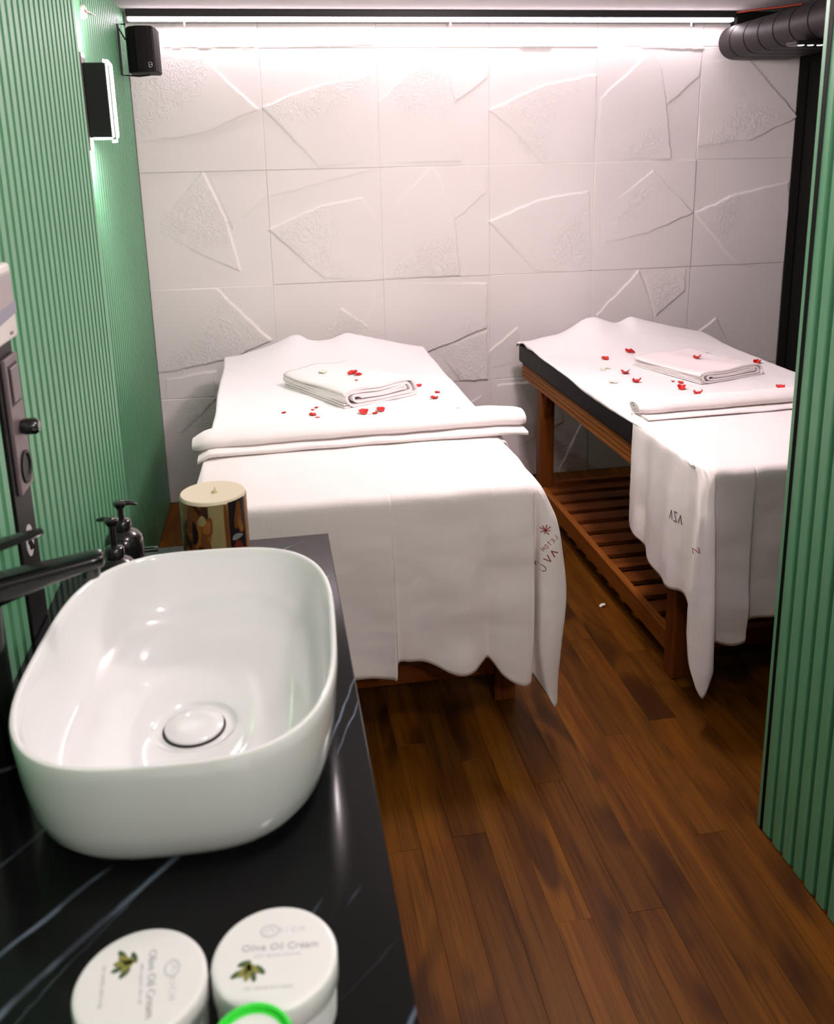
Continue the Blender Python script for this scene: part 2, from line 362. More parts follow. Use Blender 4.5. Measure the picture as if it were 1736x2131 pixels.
RO = [
[(-391,1991),(-211,1958),(-221,1836),(-464,1649),(-531,1650),(-509,1879)],
[(-320,2047),(-120,2047),(-148,2007),(-210,1966),(-283,1991)],
[(24,2055),(369,2054),(323,2017),(21,2006)],
[(39,1758),(271,1840),(494,1880),(437,1779),(193,1689),(88,1699)],
[(767,1979),(536,1803),(643,1716),(808,1722),(855,1782)],
[(-258,1475),(-160,1281),(-176,1175),(-301,1161),(-449,1264)],
[(43,1247),(246,1330),(333,1246),(309,1120),(398,1024),(258,1020)],
[(549,1027),(723,1178),(858,1219),(884,1012)],
[(-201,967),(-6,752),(-176,685),(-434,634),(-477,656),(-331,788)],
[(327,877),(488,761),(481,696),(171,761)],
[(912,838),(1010,765),(891,722),(852,744)],
[(1012,736),(1012,498),(881,502),(767,658)],
[(1170,2001),(1249,2061),(1316,2000)],
[(1849,2036),(2027,2035),(2029,1990),(1860,2003)],
[(1073,1744),(1296,1841),(1450,1848),(1326,1708),(1283,1505),(1191,1575),(1145,1694)],
[(1570,1524),(1810,1675),(1871,1596),(1817,1519)],
[(2055,1567),(2235,1781),(2448,1691),(2297,1606)],
[(1483,1290),(1509,1019),(1289,1055),(1334,1188)],
[(1801,1449),(1862,1386),(1788,1299),(1658,1195),(1637,1241),(1756,1389)],
[(2054,1254),(2248,1330),(2264,1248),(2172,1131)],
[(1792,993),(1995,985),(1995,895),(1861,778)],
[(1381,718),(1506,777),(1520,624),(1382,632)],
[(1367,209),(1502,261),(1470,51),(1371,-5)],
[(-397,453),(-265,489),(-277,329),(-385,337)],
]
def sdf(X, Z, poly):
    """signed distance to polygon, positive inside (arrays in mm)"""
    P = np.array(poly, float); n = len(P); d = np.full(X.shape, 1e9); ins = np.zeros(X.shape, bool)
    for i in range(n):
        a, b = P[i], P[(i+1) % n]; e = b-a
        wx, wz = X-a[0], Z-a[1]; t = np.clip((wx*e[0]+wz*e[1])/(e@e), 0, 1)
        d = np.minimum(d, np.hypot(wx-e[0]*t, wz-e[1]*t))
        c = ((a[1] > Z) != (b[1] > Z)) & (X < (b[0]-a[0])*(Z-a[1])/((b[1]-a[1])+1e-9)+a[0])
        ins ^= c
    return np.where(ins, d, -d)
_G = {}
def vnoise(X, Z, s, seed):
    g = _G.get(seed)
    if g is None: g = _G[seed] = np.random.RandomState(seed).rand(80, 80)
    x = X/s+20; z = Z/s+20; xi = np.floor(x).astype(int); zi = np.floor(z).astype(int); fx = x-xi; fz = z-zi
    fx = fx*fx*(3-2*fx); fz = fz*fz*(3-2*fz); q = lambda i, j: g[i % 80, j % 80]
    return (q(xi, zi)*(1-fx)+q(xi+1, zi)*fx)*(1-fz)+(q(xi, zi+1)*(1-fx)+q(xi+1, zi+1)*fx)*fz
def relief(X, Z):
    """outward height in mm and roughness mask; X, Z arrays in mm"""
    wx = X + (vnoise(X, Z, 35, 1)-.5)*7; wz = Z + (vnoise(X, Z, 35, 2)-.5)*7
    h = np.zeros(X.shape)
    for poly, (dx, dz), hh in SH:
        s = sdf(wx, wz, poly); P = np.array(poly, float); l = math.hypot(dx, dz); dx /= l; dz /= l
        pr = P[:, 0]*dx+P[:, 1]*dz; t = ((X*dx+Z*dz)-pr.min())/(pr.max()-pr.min())
        top = .66*hh*np.clip(t, 0, 1)
        h = np.maximum(h, top*np.clip(s/2.2+.3, 0, 1))
    ro = np.zeros(X.shape)
    for poly in RO:
        s = sdf(X, Z, poly) + (vnoise(X, Z, 40, 3)-.5)*55
        ro = np.maximum(ro, np.clip(s/55+.45, 0, 1))
    h += ro*(vnoise(X, Z, 11, 5)*.5+vnoise(X, Z, 23, 6)*.5-.3)
    return h, ro
xs = [XL*1000, 25, 525, 1025, 1525, 2025, XR*1000]; zs = [0, 500, 1000, 1500, 2000, H*1000]
for i in range(6):
    for j in range(5):
        x0, x1, z0, z1 = xs[i], xs[i+1], zs[j], zs[j+1]
        hidden = (j == 0 and i in (1,))
        st = 4.2 if not hidden else 20
        nx = max(2, int((x1-x0)/st)); nz = max(2, int((z1-z0)/st))
        gx = np.linspace(x0+.15, x1-.15, nx+1); gz = np.linspace(z0+.15, z1-.15, nz+1)
        X, Z = np.meshgrid(gx, gz, indexing='ij'); h, ro = relief(X, Z)
        ax, az, a0 = rng.uniform(-2.2, 2.2), rng.uniform(-2.2, 2.2), rng.uniform(0, 1.4)
        base = a0 + ax*(X-x0)/500 + az*(Z-z0)/500 + 4
        ed = np.minimum(np.minimum(X-x0, x1-X), np.minimum(Z-z0, z1-Z))
        hh = (base+h)*np.clip(ed/3+.965, 0, 1)
        V = [(x/1000, D+.006-k/1000, z/1000) for x, z, k in zip(X.ravel(), Z.ravel(), hh.ravel())]
        m = nz+1
        F = [(a*m+b, (a+1)*m+b, (a+1)*m+b+1, a*m+b+1) for a in range(nx) for b in range(nz)]
        # rim turned back to the wall so every panel is a solid plate
        rim = [a*m for a in range(nx+1)] + [nx*m+b for b in range(1, m)] + [a*m+m-1 for a in range(nx-1, -1, -1)] + [b for b in range(m-2, 0, -1)]
        k0 = len(V); V += [(V[r][0], D+.014, V[r][2]) for r in rim]; n = len(rim)
        F += [(rim[a], k0+a, k0+(a+1) % n, rim[(a+1) % n]) for a in range(n)]
        me = bpy.data.meshes.new('wall_panel'); me.from_pydata(V, [], F); me.materials.append(M['plaster'])
        at = me.attributes.new('rough', 'FLOAT', 'POINT'); at.data.foreach_set('value', np.concatenate([ro.ravel(), np.zeros(n)]).astype(np.float32))
        me.shade_smooth()
        o = bpy.data.objects.new('wall_panel', me); C.objects.link(o); o.parent = wall_back

# floor and its planks
fb = NB(); box(fb, XL-.1, XR+.1, -1.6, D+.1, -.08, -.016)
floor = obj('floor', fb, M['bedwood'], kind='structure')
PW = .0786
JO = {2: [1.70, 2.55], 3: [2.075, .95], 4: [1.72, .86, 2.6], 6: [1.443, 2.35, .62], 8: [1.44, 2.30], 10: [1.03], 12: [2.05, 1.15], 1: [1.35, 2.25], 5: [1.16, 1.98, 2.9], 7: [.95, 1.86, 2.75], 9: [1.66, 2.6], 11: [.86, 1.62, 2.5]}
nplank = 0
for c in range(-8, 32):
    x0 = .0283 + c*PW; x1 = x0 + PW
    x0 = max(x0, XL); x1 = min(x1, XR)
    if x1-x0 < .01: continue
    rc = random.Random(c*17+3)
    js = sorted(JO.get(c, []))
    lo = .35
    if not js: js = [lo + rc.uniform(.2, .9)]
    while js[-1] < D-.5: js.append(js[-1]+rc.uniform(.85, 1.25))
    if c < -6 or c > 15: js = [j for j in js if j > 1.4]
    seg = [lo] + [j for j in js if lo+.1 < j < D-.05] + [D]
    for a, b in zip(seg[:-1], seg[1:]):
        bm = NB(); e = rc.uniform(-.0004, .0004)
        box(bm, x0+.0001, x1-.0001, a+.0002, b-.0002, -.016, e, .0005)
        obj('plank', bm, M['floor'], floor); nplank += 1
print('planks', nplank)
bm = NB(); box(bm, XL-.1, XR+.1, -1.6, D+.1, H, H+.08); obj('ceiling', bm, M['ceiling'], kind='structure')
bm = NB(); box(bm, XR+.001, XR+.08, -1.6, D, 0, H); wr = obj('wall_right', bm, M['black_wall'], kind='structure')
bm = NB(); box(bm, XR-.004, XR+.001, 3.52, 3.535, 0, H); box(bm, XR-.006, XR+.001, 3.985, 4.04, 0, 1.92); obj('seam_strip', bm, M['seam'], wr)
bm = NB(); box(bm, XL-.2, XR+.1, -1.68, -1.6, 0, H); obj('wall_front', bm, M['ceiling'], kind='structure')

# left wall, two planes of vertical slats
PITCHS = .0424
def slats(parent, y0, y1, xf, sgn, z0, z1, wid=.031, dep=.010):
    """slats on plane x=xf rising towards +x*sgn"""
    y = y0; src = None; k = 0
    bm = NB(); box(bm, 0, dep*sgn, 0, wid, z0, z1); 
    bmesh.ops.recalc_face_normals(bm, faces=bm.faces[:])
    ed = [e for e in bm.edges if all(abs(v.co.x-dep*sgn) < 1e-5 for v in e.verts)]
    bmesh.ops.bevel(bm, geom=ed, offset=.0032, segments=2, affect='EDGES')
    me = bpy.data.meshes.new('slat'); bm.to_mesh(me); bm.free(); me.materials.append(M['green'])
    while y+wid <= y1:
        o = bpy.data.objects.new('slat', me); C.objects.link(o); o.parent = parent; o.location = (xf, y, 0)
        y += PITCHS; k += 1
    return k
bm = NB(); box(bm, XL-.12, XL-.010, 2.2, D, 0, H); wl = obj('wall_left', bm, M['groove_shade'], kind='structure')
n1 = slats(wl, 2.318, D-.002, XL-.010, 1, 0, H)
bm = NB(); box(bm, XL-.12, XN-.010, -1.6, 2.318, 0, H); wn = obj('wall_left', bm, M['groove_shade'], kind='structure'); wn.name = 'wall_left_near'
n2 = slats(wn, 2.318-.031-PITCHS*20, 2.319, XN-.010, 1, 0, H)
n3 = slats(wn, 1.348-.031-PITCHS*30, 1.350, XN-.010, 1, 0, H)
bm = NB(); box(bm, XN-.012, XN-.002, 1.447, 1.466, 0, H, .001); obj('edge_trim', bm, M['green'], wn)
print('slats', n1, n2, n3)

# right partition
bm = NB(); box(bm, XP+.010, XP+.075, -1.6, 1.598, 0, H); wp = obj('wall_partition', bm, M['groove_shade'], kind='structure')
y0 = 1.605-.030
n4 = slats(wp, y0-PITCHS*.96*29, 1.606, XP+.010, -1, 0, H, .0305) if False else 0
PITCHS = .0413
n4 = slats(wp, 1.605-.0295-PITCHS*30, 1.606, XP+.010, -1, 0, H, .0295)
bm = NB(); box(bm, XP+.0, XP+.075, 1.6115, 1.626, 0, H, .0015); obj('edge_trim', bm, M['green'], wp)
bm = NB()
loft(bm, [[(XP-.0012, 1.6055, 0), (XP-.0012, 1.612, 0), (XP+.01, 1.612, 0), (XP+.01, 1.6055, 0)], [(XP-.0012, 1.596, H), (XP-.0012, 1.612, H), (XP+.01, 1.612, H), (XP+.01, 1.596, H)]])
obj('shadow_gap', bm, M['seam'], wp)  # tapered black strip stands in for the dark recess between trim and slats

# ================================================================== CEILING THINGS
t = thing('linear_light', 'long black linear ceiling light with a white glowing underside above the plaster wall', 'light', (.8, 4.0, 2.10))
bm = NB(); box(bm, -.495, 2.141, 3.985, 4.025, 2.112, H-.0005, .002); obj('housing', bm, M['black_metal'], t)
bm = NB(); box(bm, -.49, 2.132, 3.987, 4.018, 2.098, 2.112, .004, 2); obj('diffuser', bm, M['led'], t)
bm = NB(); box(bm, -.495, 2.141, 4.018, 4.025, 2.094, 2.112); obj('trim_lip', bm, M['black_metal'], t)
for x in (-.268, .84, 1.936):
    bm = NB(); box(bm, x-.003, x+.003, 3.999, 4.004, 2.078, 2.098, .001); obj('hook', bm, M['white_plastic'], t)

# flat-oval duct
t = thing('ventilation_duct', 'black flat oval ventilation duct with ring seams running along the ceiling', 'duct', (2.29, 3.3, 2.0))
def oval(y, xl=2.087, xr=2.50, zb=1.941, zt=2.085, g=0):
    r = (zt-zb)/2+g; zc = (zt+zb)/2; xl -= g; xr += g; out = []
    for k in range(17): a = PI/2+PI*k/16; out.append((xl+r+r*math.cos(a), y, zc+r*math.sin(a)))
    for k in range(17): a = -PI/2+PI*k/16; out.append((xr-r+r*math.cos(a), y, zc+r*math.sin(a)))
    return out
ys = [4.035, 3.935, 3.815, 3.70, 3.585, 3.467, 3.343, 3.22, 3.10, 2.98, 2.86, 2.6]
for a, b in zip(ys[:-1], ys[1:]):
    bm = NB(); loft(bm, [oval(a-.002), oval(b+.002)]); bmesh.ops.recalc_face_normals(bm, faces=bm.faces[:]); obj('duct_section', bm, M['duct'], t, smooth=True)
bm = NB()
for a in ys[1:-1]:
    loft(bm, [oval(a+.0035, g=.0006), oval(a-.0035, g=.0006)])
bmesh.ops.recalc_face_normals(bm, faces=bm.faces[:]); obj('seam', bm, M['seam'], t)
t = thing('spotlight_bar', 'small black bar with three lit spots under the ventilation duct', 'light', (2.14, 3.38, 1.935))
bm = NB(); box(bm, 2.055, 2.22, 3.35, 3.43, 1.922, 1.940, .008, 2); obj('housing', bm, M['black_plastic'], t)
for x in (2.085, 2.125, 2.165):
    bm = NB(); lathe(bm, [(.010, 1.920), (.013, 1.922), (.013, 1.924)], x, 3.37, 16); obj('lens', bm, M['spot'], t)
bm = NB(); box(bm, 2.15, 2.515, 4.0, 4.054, 2.045, H-.001, .003); tag(obj('ceiling_bulkhead', bm, M['black_wall']), 'black boxed bulkhead behind the duct in the top right corner', 'bulkhead')
bm = NB(); tube(bm, [(2.142, 3.99, 2.134), (2.2, 3.93, 2.136), (2.27, 3.85, 2.135), (2.33, 3.78, 2.136)], .0035); tag(obj('cable', bm, M['red_cable'], smooth=True), 'thin red cable along the ceiling beside the linear light end', 'cable')

# speaker with wall bracket
t = thing('loudspeaker', 'black wall loudspeaker on a bracket in the upper left corner', 'speaker', (-.42, 3.80, 1.87))
poly = [(-.478, 3.90), (-.478, 3.80), (-.462, 3.765), (-.43, 3.745), (-.400, 3.742), (-.372, 3.752), (-.363, 3.80), (-.363, 3.90)]
bm = NB(); prism(bm, poly, 'z', 1.878, 2.045); bmesh.ops.bevel(bm, geom=bm.edges[:], offset=.004, segments=2, affect='EDGES'); obj('cabinet', bm, M['speaker'], t)
poly = [(-.440, 3.7475), (-.436, 3.7435), (-.41, 3.7385), (-.392, 3.7385), (-.376, 3.7455), (-.374, 3.752)]
bm = NB(); prism(bm, [(-.44, 3.752)]+poly, 'z', 1.886, 2.037); obj('grille', bm, M['grille'], t)
bm = NB()
tube(bm, [(-.388+.006*a, 3.7365, 1.904+.009*b) for a, b in ((-1, -1), (-1, 1), (.4, 1), (1, .5), (1, -.5), (.4, -1), (-1, -1))], .0012, 6)
tube(bm, [(-.390, 3.7365, 1.904), (-.384, 3.7365, 1.904)], .0012, 6); obj('badge', bm, M['white_print'], t)
t2 = bm = NB(); tube(bm, [(-.475, 3.80, 2.056), (-.505, 3.80, 2.058), (-.505, 3.80, 1.872), (-.44, 3.80, 1.868)], .004, 8)
tube(bm, [(-.505, 3.80, 2.05), (-.48, 3.80, 2.00)], .003, 6); tube(bm, [(-.44, 3.80, 2.052), (-.44, 3.80, 2.04)], .004, 6)
tube(bm, [(-.44, 3.80, 1.868), (-.40, 3.80, 1.872)], .004, 6)
obj('bracket', bm, M['black_metal'], t)

# wall sconce
t = thing('wall_sconce', 'black wall sconce with a glowing white edge on the green slatted wall', 'light', (-.47, 2.95, 1.60))
bm = NB(); box(bm, -.495, -.4315, 2.90, 2.96, 1.612, 1.824, .002); obj('shade', bm, M['black_metal'], t)
bm = NB()
pts = [(-.445, 2.955, 1.834), (-.432, 2.955, 1.833), (-.424, 2.955, 1.822), (-.4235, 2.955, 1.79), (-.4235, 2.955, 1.66), (-.4235, 2.955, 1.615), (-.427, 2.955, 1.602), (-.44, 2.955, 1.602)]
tube(bm, pts, .0048, 10); obj('led_tube', bm, M['sconce_led'], t, smooth=True)
bm = NB(); box(bm, -.488, -.440, 2.905, 2.96, 1.607, 1.6115); obj('light_slot', bm, M['sconce_led'], t)
bm = NB(); box(bm, -.510, -.4955, 2.905, 2.955, 1.575, 1.855, .002); obj('mounting_plate', bm, M['plate'], t)
for z, pw in ((1.875, 1.3), (1.565, 1.6)):
    l = bpy.data.lights.new('sconce_glow', 'AREA'); l.energy = pw; l.size = .03; l.color = (1, .97, .95)
    o = bpy.data.objects.new('sconce_glow', l); o.location = (-.468, 2.93, z-.035 if z > 1.7 else z+.035); o.rotation_euler = (PI if z > 1.7 else 0, 0, 0); C.objects.link(o)

t = thing('wall_sensor', 'small round white sensor with a red mark high on the green slatted wall', 'sensor', (-.50, 3.08, 1.99))
bm = NB(); lathe(bm, [(.022, 0), (.022, .008), (.015, .013)], 0, 0, 24)
bmesh.ops.rotate(bm, matrix=Matrix.Rotation(PI/2, 3, 'Y'), verts=bm.verts); bmesh.ops.translate(bm, vec=(-.5105, 3.08, 1.989), verts=bm.verts); obj('body', bm, M['white_plastic'], t)
bm = NB(); box(bm, -.4985, -.496, 3.055, 3.085, 1.986, 1.992); obj('red_mark', bm, M['petal'], t)
bm = NB(); tube(bm, [(-.503, 3.10, 1.995), (-.503, 3.20, 2.006), (-.503, 3.28, 2.010)], .0025, 6); obj('pin', bm, M['white_plastic'], t)

# ================================================================== LEFT WALL FITTINGS
t = thing('mounting_board', 'tall black board on the green wall behind the tap', 'board', (XN, 1.40, .95))
bm = NB(); box(bm, XN-.0101, XN+.003, 1.353, 1.445, .802, 1.275, .001); obj('panel', bm, M['board'], t)
bm = NB(); lathe(bm, [(.020, 0), (.020, .001)], 0, 0, 20); bmesh.ops.scale(bm, vec=(1.3, 1, 1), verts=bm.verts)
bmesh.ops.rotate(bm, matrix=Matrix.Rotation(PI/2, 3, 'Y'), verts=bm.verts); bmesh.ops.translate(bm, vec=(XN+.0032, 1.398, .952), verts=bm.verts); obj('sticker', bm, M['white_print'], t)
bm = NB()
for p in (((1.392, .968), (1.396, .938)), ((1.404, .966), (1.394, .952)), ((1.394, .955), (1.407, .936)), ((1.387, .955), (1.393, .948))):
    tube(bm, [(XN+.0048, p[0][0], p[0][1]), (XN+.0048, p[1][0], p[1][1])], .0028, 6)
obj('printed_figure', bm, M['dark_gap'], t)
t = thing('socket_plate', 'dark brushed metal plate with switch, knob and round socket', 'socket', (XN, 1.41, 1.14))
bm = NB(); box(bm, XN+.003, XN+.010, 1.372, 1.442, 1.035, 1.248, .002, 2); obj('plate', bm, M['plate'], t)
bm = NB(); box(bm, XN+.0099, XN+.013, 1.388, 1.428, 1.178, 1.232, .0015); obj('rocker_switch', bm, M['plate'], t)
bm = NB(); box(bm, XN+.0099, XN+.0108, 1.384, 1.432, 1.174, 1.236); obj('switch_gap', bm, M['dark_gap'], t)
bm = NB(); lathe(bm, [(.011, 0), (.013, .006), (.013, .022), (.009, .027)], 0, 0, 24)
bmesh.ops.rotate(bm, matrix=Matrix.Rotation(PI/2, 3, 'Y'), verts=bm.verts); bmesh.ops.translate(bm, vec=(XN+.010, 1.412, 1.135), verts=bm.verts); obj('knob', bm, M['black_plastic'], t, smooth=True)
bm = NB(); lathe(bm, [(.026, 0), (.026, .003), (.021, .003), (.019, .0005), (0.001, .0005)], 0, 0, 32)
bmesh.ops.rotate(bm, matrix=Matrix.Rotation(PI/2, 3, 'Y'), verts=bm.verts); bmesh.ops.translate(bm, vec=(XN+.010, 1.407, 1.072), verts=bm.verts); obj('round_socket', bm, M['board'], t)

t = thing('wall_dispenser', 'white wall dispenser with a smoky grey window at the left frame edge', 'dispenser', (XN, 1.40, 1.27))
bm = NB(); box(bm, XN, XN+.034, 1.20, 1.378, 1.283, 1.392, .006, 3); obj('cover', bm, M['white_plastic'], t, smooth=True)
bm = NB(); box(bm, XN+.020, XN+.0360, 1.26, 1.370, 1.325, 1.381, .004, 2); obj('window', bm, M['grey_window'], t)
bm = NB(); prism(bm, [(1.26, 1.312), (1.372, 1.320), (1.372, 1.336), (1.26, 1.330)], 'x', XN+.02, XN+.0368); obj('lock_band', bm, M['blue_grey'], t)
bm = NB(); box(bm, XN+.033, XN+.0348, 1.335, 1.348, 1.292, 1.296); obj('badge', bm, M['plate'], t)

# ================================================================== COUNTER
t = thing('worktop', 'black marble worktop with blue white veins under the basin', 'counter', (-.15, .9, .77))
bm = NB(); box(bm, XN-.001, .089, .05, 1.68, ZC-.022, ZC, .0018, 2); obj('slab', bm, M['marble'], t)
t = thing('vanity_cabinet', 'black vanity cabinet carrying the marble worktop', 'cabinet', (-.15, .9, 0))
bm = NB(); box(bm, XN+.002, .045, .08, 1.65, .08, ZC-.023); obj('body', bm, M['board'], t)
bm = NB(); box(bm, XN+.02, .02, .10, 1.62, 0, .08); obj('plinth', bm, M['black_metal'], t)
for a in (.085, .61, 1.135):
    bm = NB(); box(bm, .0455, .063, a, a+.515, .09, ZC-.03, .002); d = obj('door', bm, M['board'], t)
    bm = NB(); box(bm, .0635, .072, a+.06, a+.20, .70, .712, .002); obj('handle', bm, M['black_metal'], d)

# basin
def sell(cx, cy, a, b, z, n=3.1, N=96):
    out = []
    for i in range(N):
        th = 2*PI*i/N; c, s = math.cos(th), math.sin(th)
        u, v = a*math.copysign(abs(c)**(2/n), c), b*math.copysign(abs(s)**(2/n), s)
        out.append((cx+u*math.cos(.05)+v*math.sin(.05), cy-u*math.sin(.05)+v*math.cos(.05), z))
    return out
BX, BY, BA, BB = -.126, 1.062, .186, .262
RZ = .943
t = thing('vessel_basin', 'white ceramic vessel basin with rounded corners on the black worktop', 'basin', (BX, BY, ZC))
bm = NB(); R = []
for k in (0, .35, .7, 1.0):
    a = PI/2*k; R.append(sell(BX, BY, BA-.056+.034*math.sin(a), BB-.070+.042*math.sin(a), ZC+.0005+.014*(1-math.cos(a))))
for z, i in ((.828, .014), (.855, .007), (.890, .0025), (.925, .0), (RZ-.003, 0)): R.append(sell(BX, BY, BA-i, BB-i*1.25, z))
R.append(sell(BX, BY, BA-.0012, BB-.0012, RZ-.0006)); R.append(sell(BX, BY, BA-.0035, BB-.0035, RZ)); R.append(sell(BX, BY, BA-.0062, BB-.0062, RZ-.0010)); R.append(sell(BX, BY, BA-.008, BB-.008, RZ-.004))
for z, i in ((.925, .0090), (.90, .011), (.875, .015), (.857, .021), (.843, .031), (.834, .046), (.829, .070), (.8265, .100)):
    R.append(sell(BX, BY, BA-i, BB-i*1.15, z, n=3.1-.6*max(0, i-.02)/.08))
DX, DY = -.128, 1.040
for r, z in ((.056, .8255), (.0545, .8245), (.052, .8215), (.046, .8205), (.036, .8200)):
    rr = []
    for i in range(96):
        th = 2*PI*i/96; rr.append((DX+r*math.cos(th), DY+r*math.sin(th), z))
    R.append(rr)
loft(bm, R, True, True, True); bmesh.ops.recalc_face_normals(bm, faces=bm.faces[:]); obj('bowl', bm, M['ceramic'], t, smooth=True)
bm = NB(); lathe(bm, [(.0395, .8203), (.0398, .8218)], DX, DY, 48); obj('drain_ring', bm, M['dark_gap'], t)
bm = NB(); lathe(bm, [(.036, .8219), (.0372, .8225), (.0372, .8262), (.0355, .8278), (.020, .8288), (.001, .8290)], DX, DY, 48); obj('drain_cap', bm, M['ceramic'], t, smooth=True)

# faucet
t = thing('basin_mixer_tap', 'glossy black tall single lever mixer tap left of the basin', 'tap', (-.362, 1.04, ZC))
bm = NB(); lathe(bm, [(.027, ZC), (.027, ZC+.005), (.0225, ZC+.008), (.0225, 1.03), (.0235, 1.045), (.0225, 1.062), (.019, 1.066)], -.362, 1.045, 32); obj('column', bm, M['faucet'], t, smooth=True)
bm = NB(); R = []
A0 = Vector((-.362, 1.045, 1.040)); A1 = Vector((-.228, 1.082, 1.048)); d = (A1-A0).normalized(); sd = d.cross(Vector((0, 0, 1))).normalized()
for k in range(13):
    s = k/12; p = A0.lerp(A1, s); w = .0215-.006*s; hh = .024*(1-s)**1.4+.0085; up = .010
    ring = []
    for j in range(20):
        th = 2*PI*j/20; c, q = math.cos(th), math.sin(th)
        ring.append(p+sd*w*math.copysign(abs(c)**.6, c)+Vector((0, 0, 1))*(up*abs(q)**.6 if q > 0 else -hh*abs(q)**.8))
    R.append(ring)
for sc, ad in ((.93, .003), (.6, .005)):
    cen = A1+d*ad; R.append([cen+(v-A1)*sc for v in R[12]])
loft(bm, R); bmesh.ops.recalc_face_normals(bm, faces=bm.faces[:]); obj('spout', bm, M['faucet'], t, smooth=True)
bm = NB(); lathe(bm, [(.0105, 1.026), (.0115, 1.028), (.0115, 1.042)], -.240, 1.079, 20); obj('aerator', bm, M['black_plastic'], t, smooth=True)
bm = NB(); R = []
L0 = Vector((-.366, 1.05, 1.082)); L1 = Vector((-.291, 1.083, 1.090)); d = (L1-L0).normalized(); sd = d.cross(Vector((0, 0, 1))).normalized()
for k in range(9):
    s = k/8; p = L0.lerp(L1, s); w = .0215*(1-s)+.0125*s
    if k == 8: w *= .7
    hz = .0055*(1-s)+.003*s
    R.append([p+sd*w*math.cos(2*PI*j/16)+Vector((0, 0, 1))*hz*math.sin(2*PI*j/16) for j in range(16)])
loft(bm, R); bmesh.ops.recalc_face_normals(bm, faces=bm.faces[:]); lathe(bm, [(.021, 1.067), (.021, 1.080), (.018, 1.088)], -.362, 1.045, 24); obj('lever', bm, M['faucet'], t, smooth=True)

# soap bottles
def pump(loc, label, zs, ztop, rot):
    t = thing('pump_bottle', label, 'bottle', (loc[0], loc[1], ZC), 'black pump bottles behind the basin')
    x, y = loc
    bm = NB(); lathe(bm, [(.031, ZC+.0005), (.034, ZC+.004), (.035, zs-.022), (.033, zs-.010), (.025, zs), (.014, zs+.006), (.0125, zs+.012)], x, y, 32); obj('bottle_body', bm, M['soap'], t, smooth=True)
    bm = NB(); lathe(bm, [(.0165, zs+.008), (.0165, zs+.020), (.013, zs+.024), (.0055, zs+.026), (.005, ztop-.010)], x, y, 24); obj('collar', bm, M['soap'], t, smooth=True)
    bm = NB(); lathe(bm, [(.006, ztop-.014), (.011, ztop-.008), (.0125, ztop-.002), (.010, ztop)], x, y, 24)
    c, s = math.cos(rot), math.sin(rot)
    tube(bm, [(x, y, ztop-.004), (x+.018*c, y+.018*s, ztop-.0035), (x+.030*c, y+.030*s, ztop-.007)], [.0055, .0045, .003], 10); obj('pump_head', bm, M['soap'], t, smooth=True)
pump((-.291, 1.600), 'black pump bottle farther from the basin with its nozzle pointing right', .872, .931, 0)
pump((-.290, 1.500), 'black pump bottle nearer the basin and the tap', .862, .938, 2.6)
bm = NB(); tube(bm, [(-.268, 1.674, ZC+.004), (-.242, 1.674, ZC+.004)], .0025, 8); tag(obj('edge_highlight', bm, M['glint_chrome'], smooth=True), 'highlight made as a shiny bar on the far edge of the worktop by the candle', 'highlight')  # bright highlight on the worktop edge, modelled as a small metal bar

# candle with picture wrap
CXc, CYc, CR, CT = -.124, 1.592, .0605, .939
t = thing('pillar_candle', 'thick pillar candle with a brown and gold picture wrap', 'candle', (CXc, CYc, ZC))
bm = NB(); lathe(bm, [(CR-.001, ZC+.0005), (CR-.001, CT-.003), (CR-.003, CT), (.030, CT-.001), (.001, CT-.002)], CXc, CYc, 64); obj('wax_body', bm, M['wax'], t, smooth=True)
def wrap(a0, a1, z0, z1, r, mat, name, wob=0):
    bm = NB(); n = max(3, int((a1-a0)/.06)); Rr = []
    for k in range(n+1):
        a = a0+(a1-a0)*k/n; w = wob*math.sin(k*1.7)
        Rr.append([(CXc+rr*math.cos(a), CYc+rr*math.sin(a), z) for rr, z in ((r, z0-w), (r, z1+w), (r-.0006, z1+w), (r-.0006, z0-w))])
    loft(bm, Rr, True, True, True); bmesh.ops.recalc_face_normals(bm, faces=bm.faces[:])
    return obj(name, bm, mat, t, smooth=False)
wrap(-PI-.5, .5, ZC+.001, CT-.006, CR, M['wrap'], 'picture_wrap')
H2 = -PI/2
def oval_patch(a, z, ra, rz, lift, mat, tilt=0):
    bm = NB(); ring = []; inner = []
    for k in range(28):
        th = 2*PI*k/28; u, v = ra*math.cos(th), rz*math.sin(th); w = 1+.12*math.sin(3*th+a*5)
        aa = a+(u*w+v*tilt)/CR; zz = min(CT-.0045, max(ZC+.001, z+v*w)); r = CR+lift
        ring.append(bm.verts.new((CXc+r*math.cos(aa), CYc+r*math.sin(aa), zz)))
    c = bm.verts.new((CXc+(CR+lift+.0002)*math.cos(a), CYc+(CR+lift+.0002)*math.sin(a), z))
    for k in range(28): bm.faces.new((ring[k], ring[(k+1) % 28], c))
    return obj('picture_patch', bm, M[mat], t)
wrap(H2-.10, H2+.36, .83, CT-.005, CR+.0004, M['wrap_ochre'], 'picture_patch')
wrap(H2+.50, H2+1.14, ZC+.001, CT-.004, CR+.0004, M['wrap_dark'], 'picture_patch')
wrap(H2+1.16, H2+1.6, ZC+.001, CT-.006, CR+.0005, M['wrap_gold'], 'picture_patch')
oval_patch(H2+.42, .87, .0045, .068, .0008, 'wrap_brown', .0)
oval_patch(H2-.62, .905, .014, .026, .0009, 'wrap_brown', .1)
oval_patch(H2-.55, .88, .006, .022, .0013, 'wrap_dark', .0)
oval_patch(H2-.28, .885, .0125, .024, .0011, 'wrap_gold', -.15)
oval_patch(H2-.30, .905, .0085, .010, .0016, 'wrap_ochre', .1)
oval_patch(H2-.14, .893, .0095, .018, .0015, 'wrap_brown', .15)
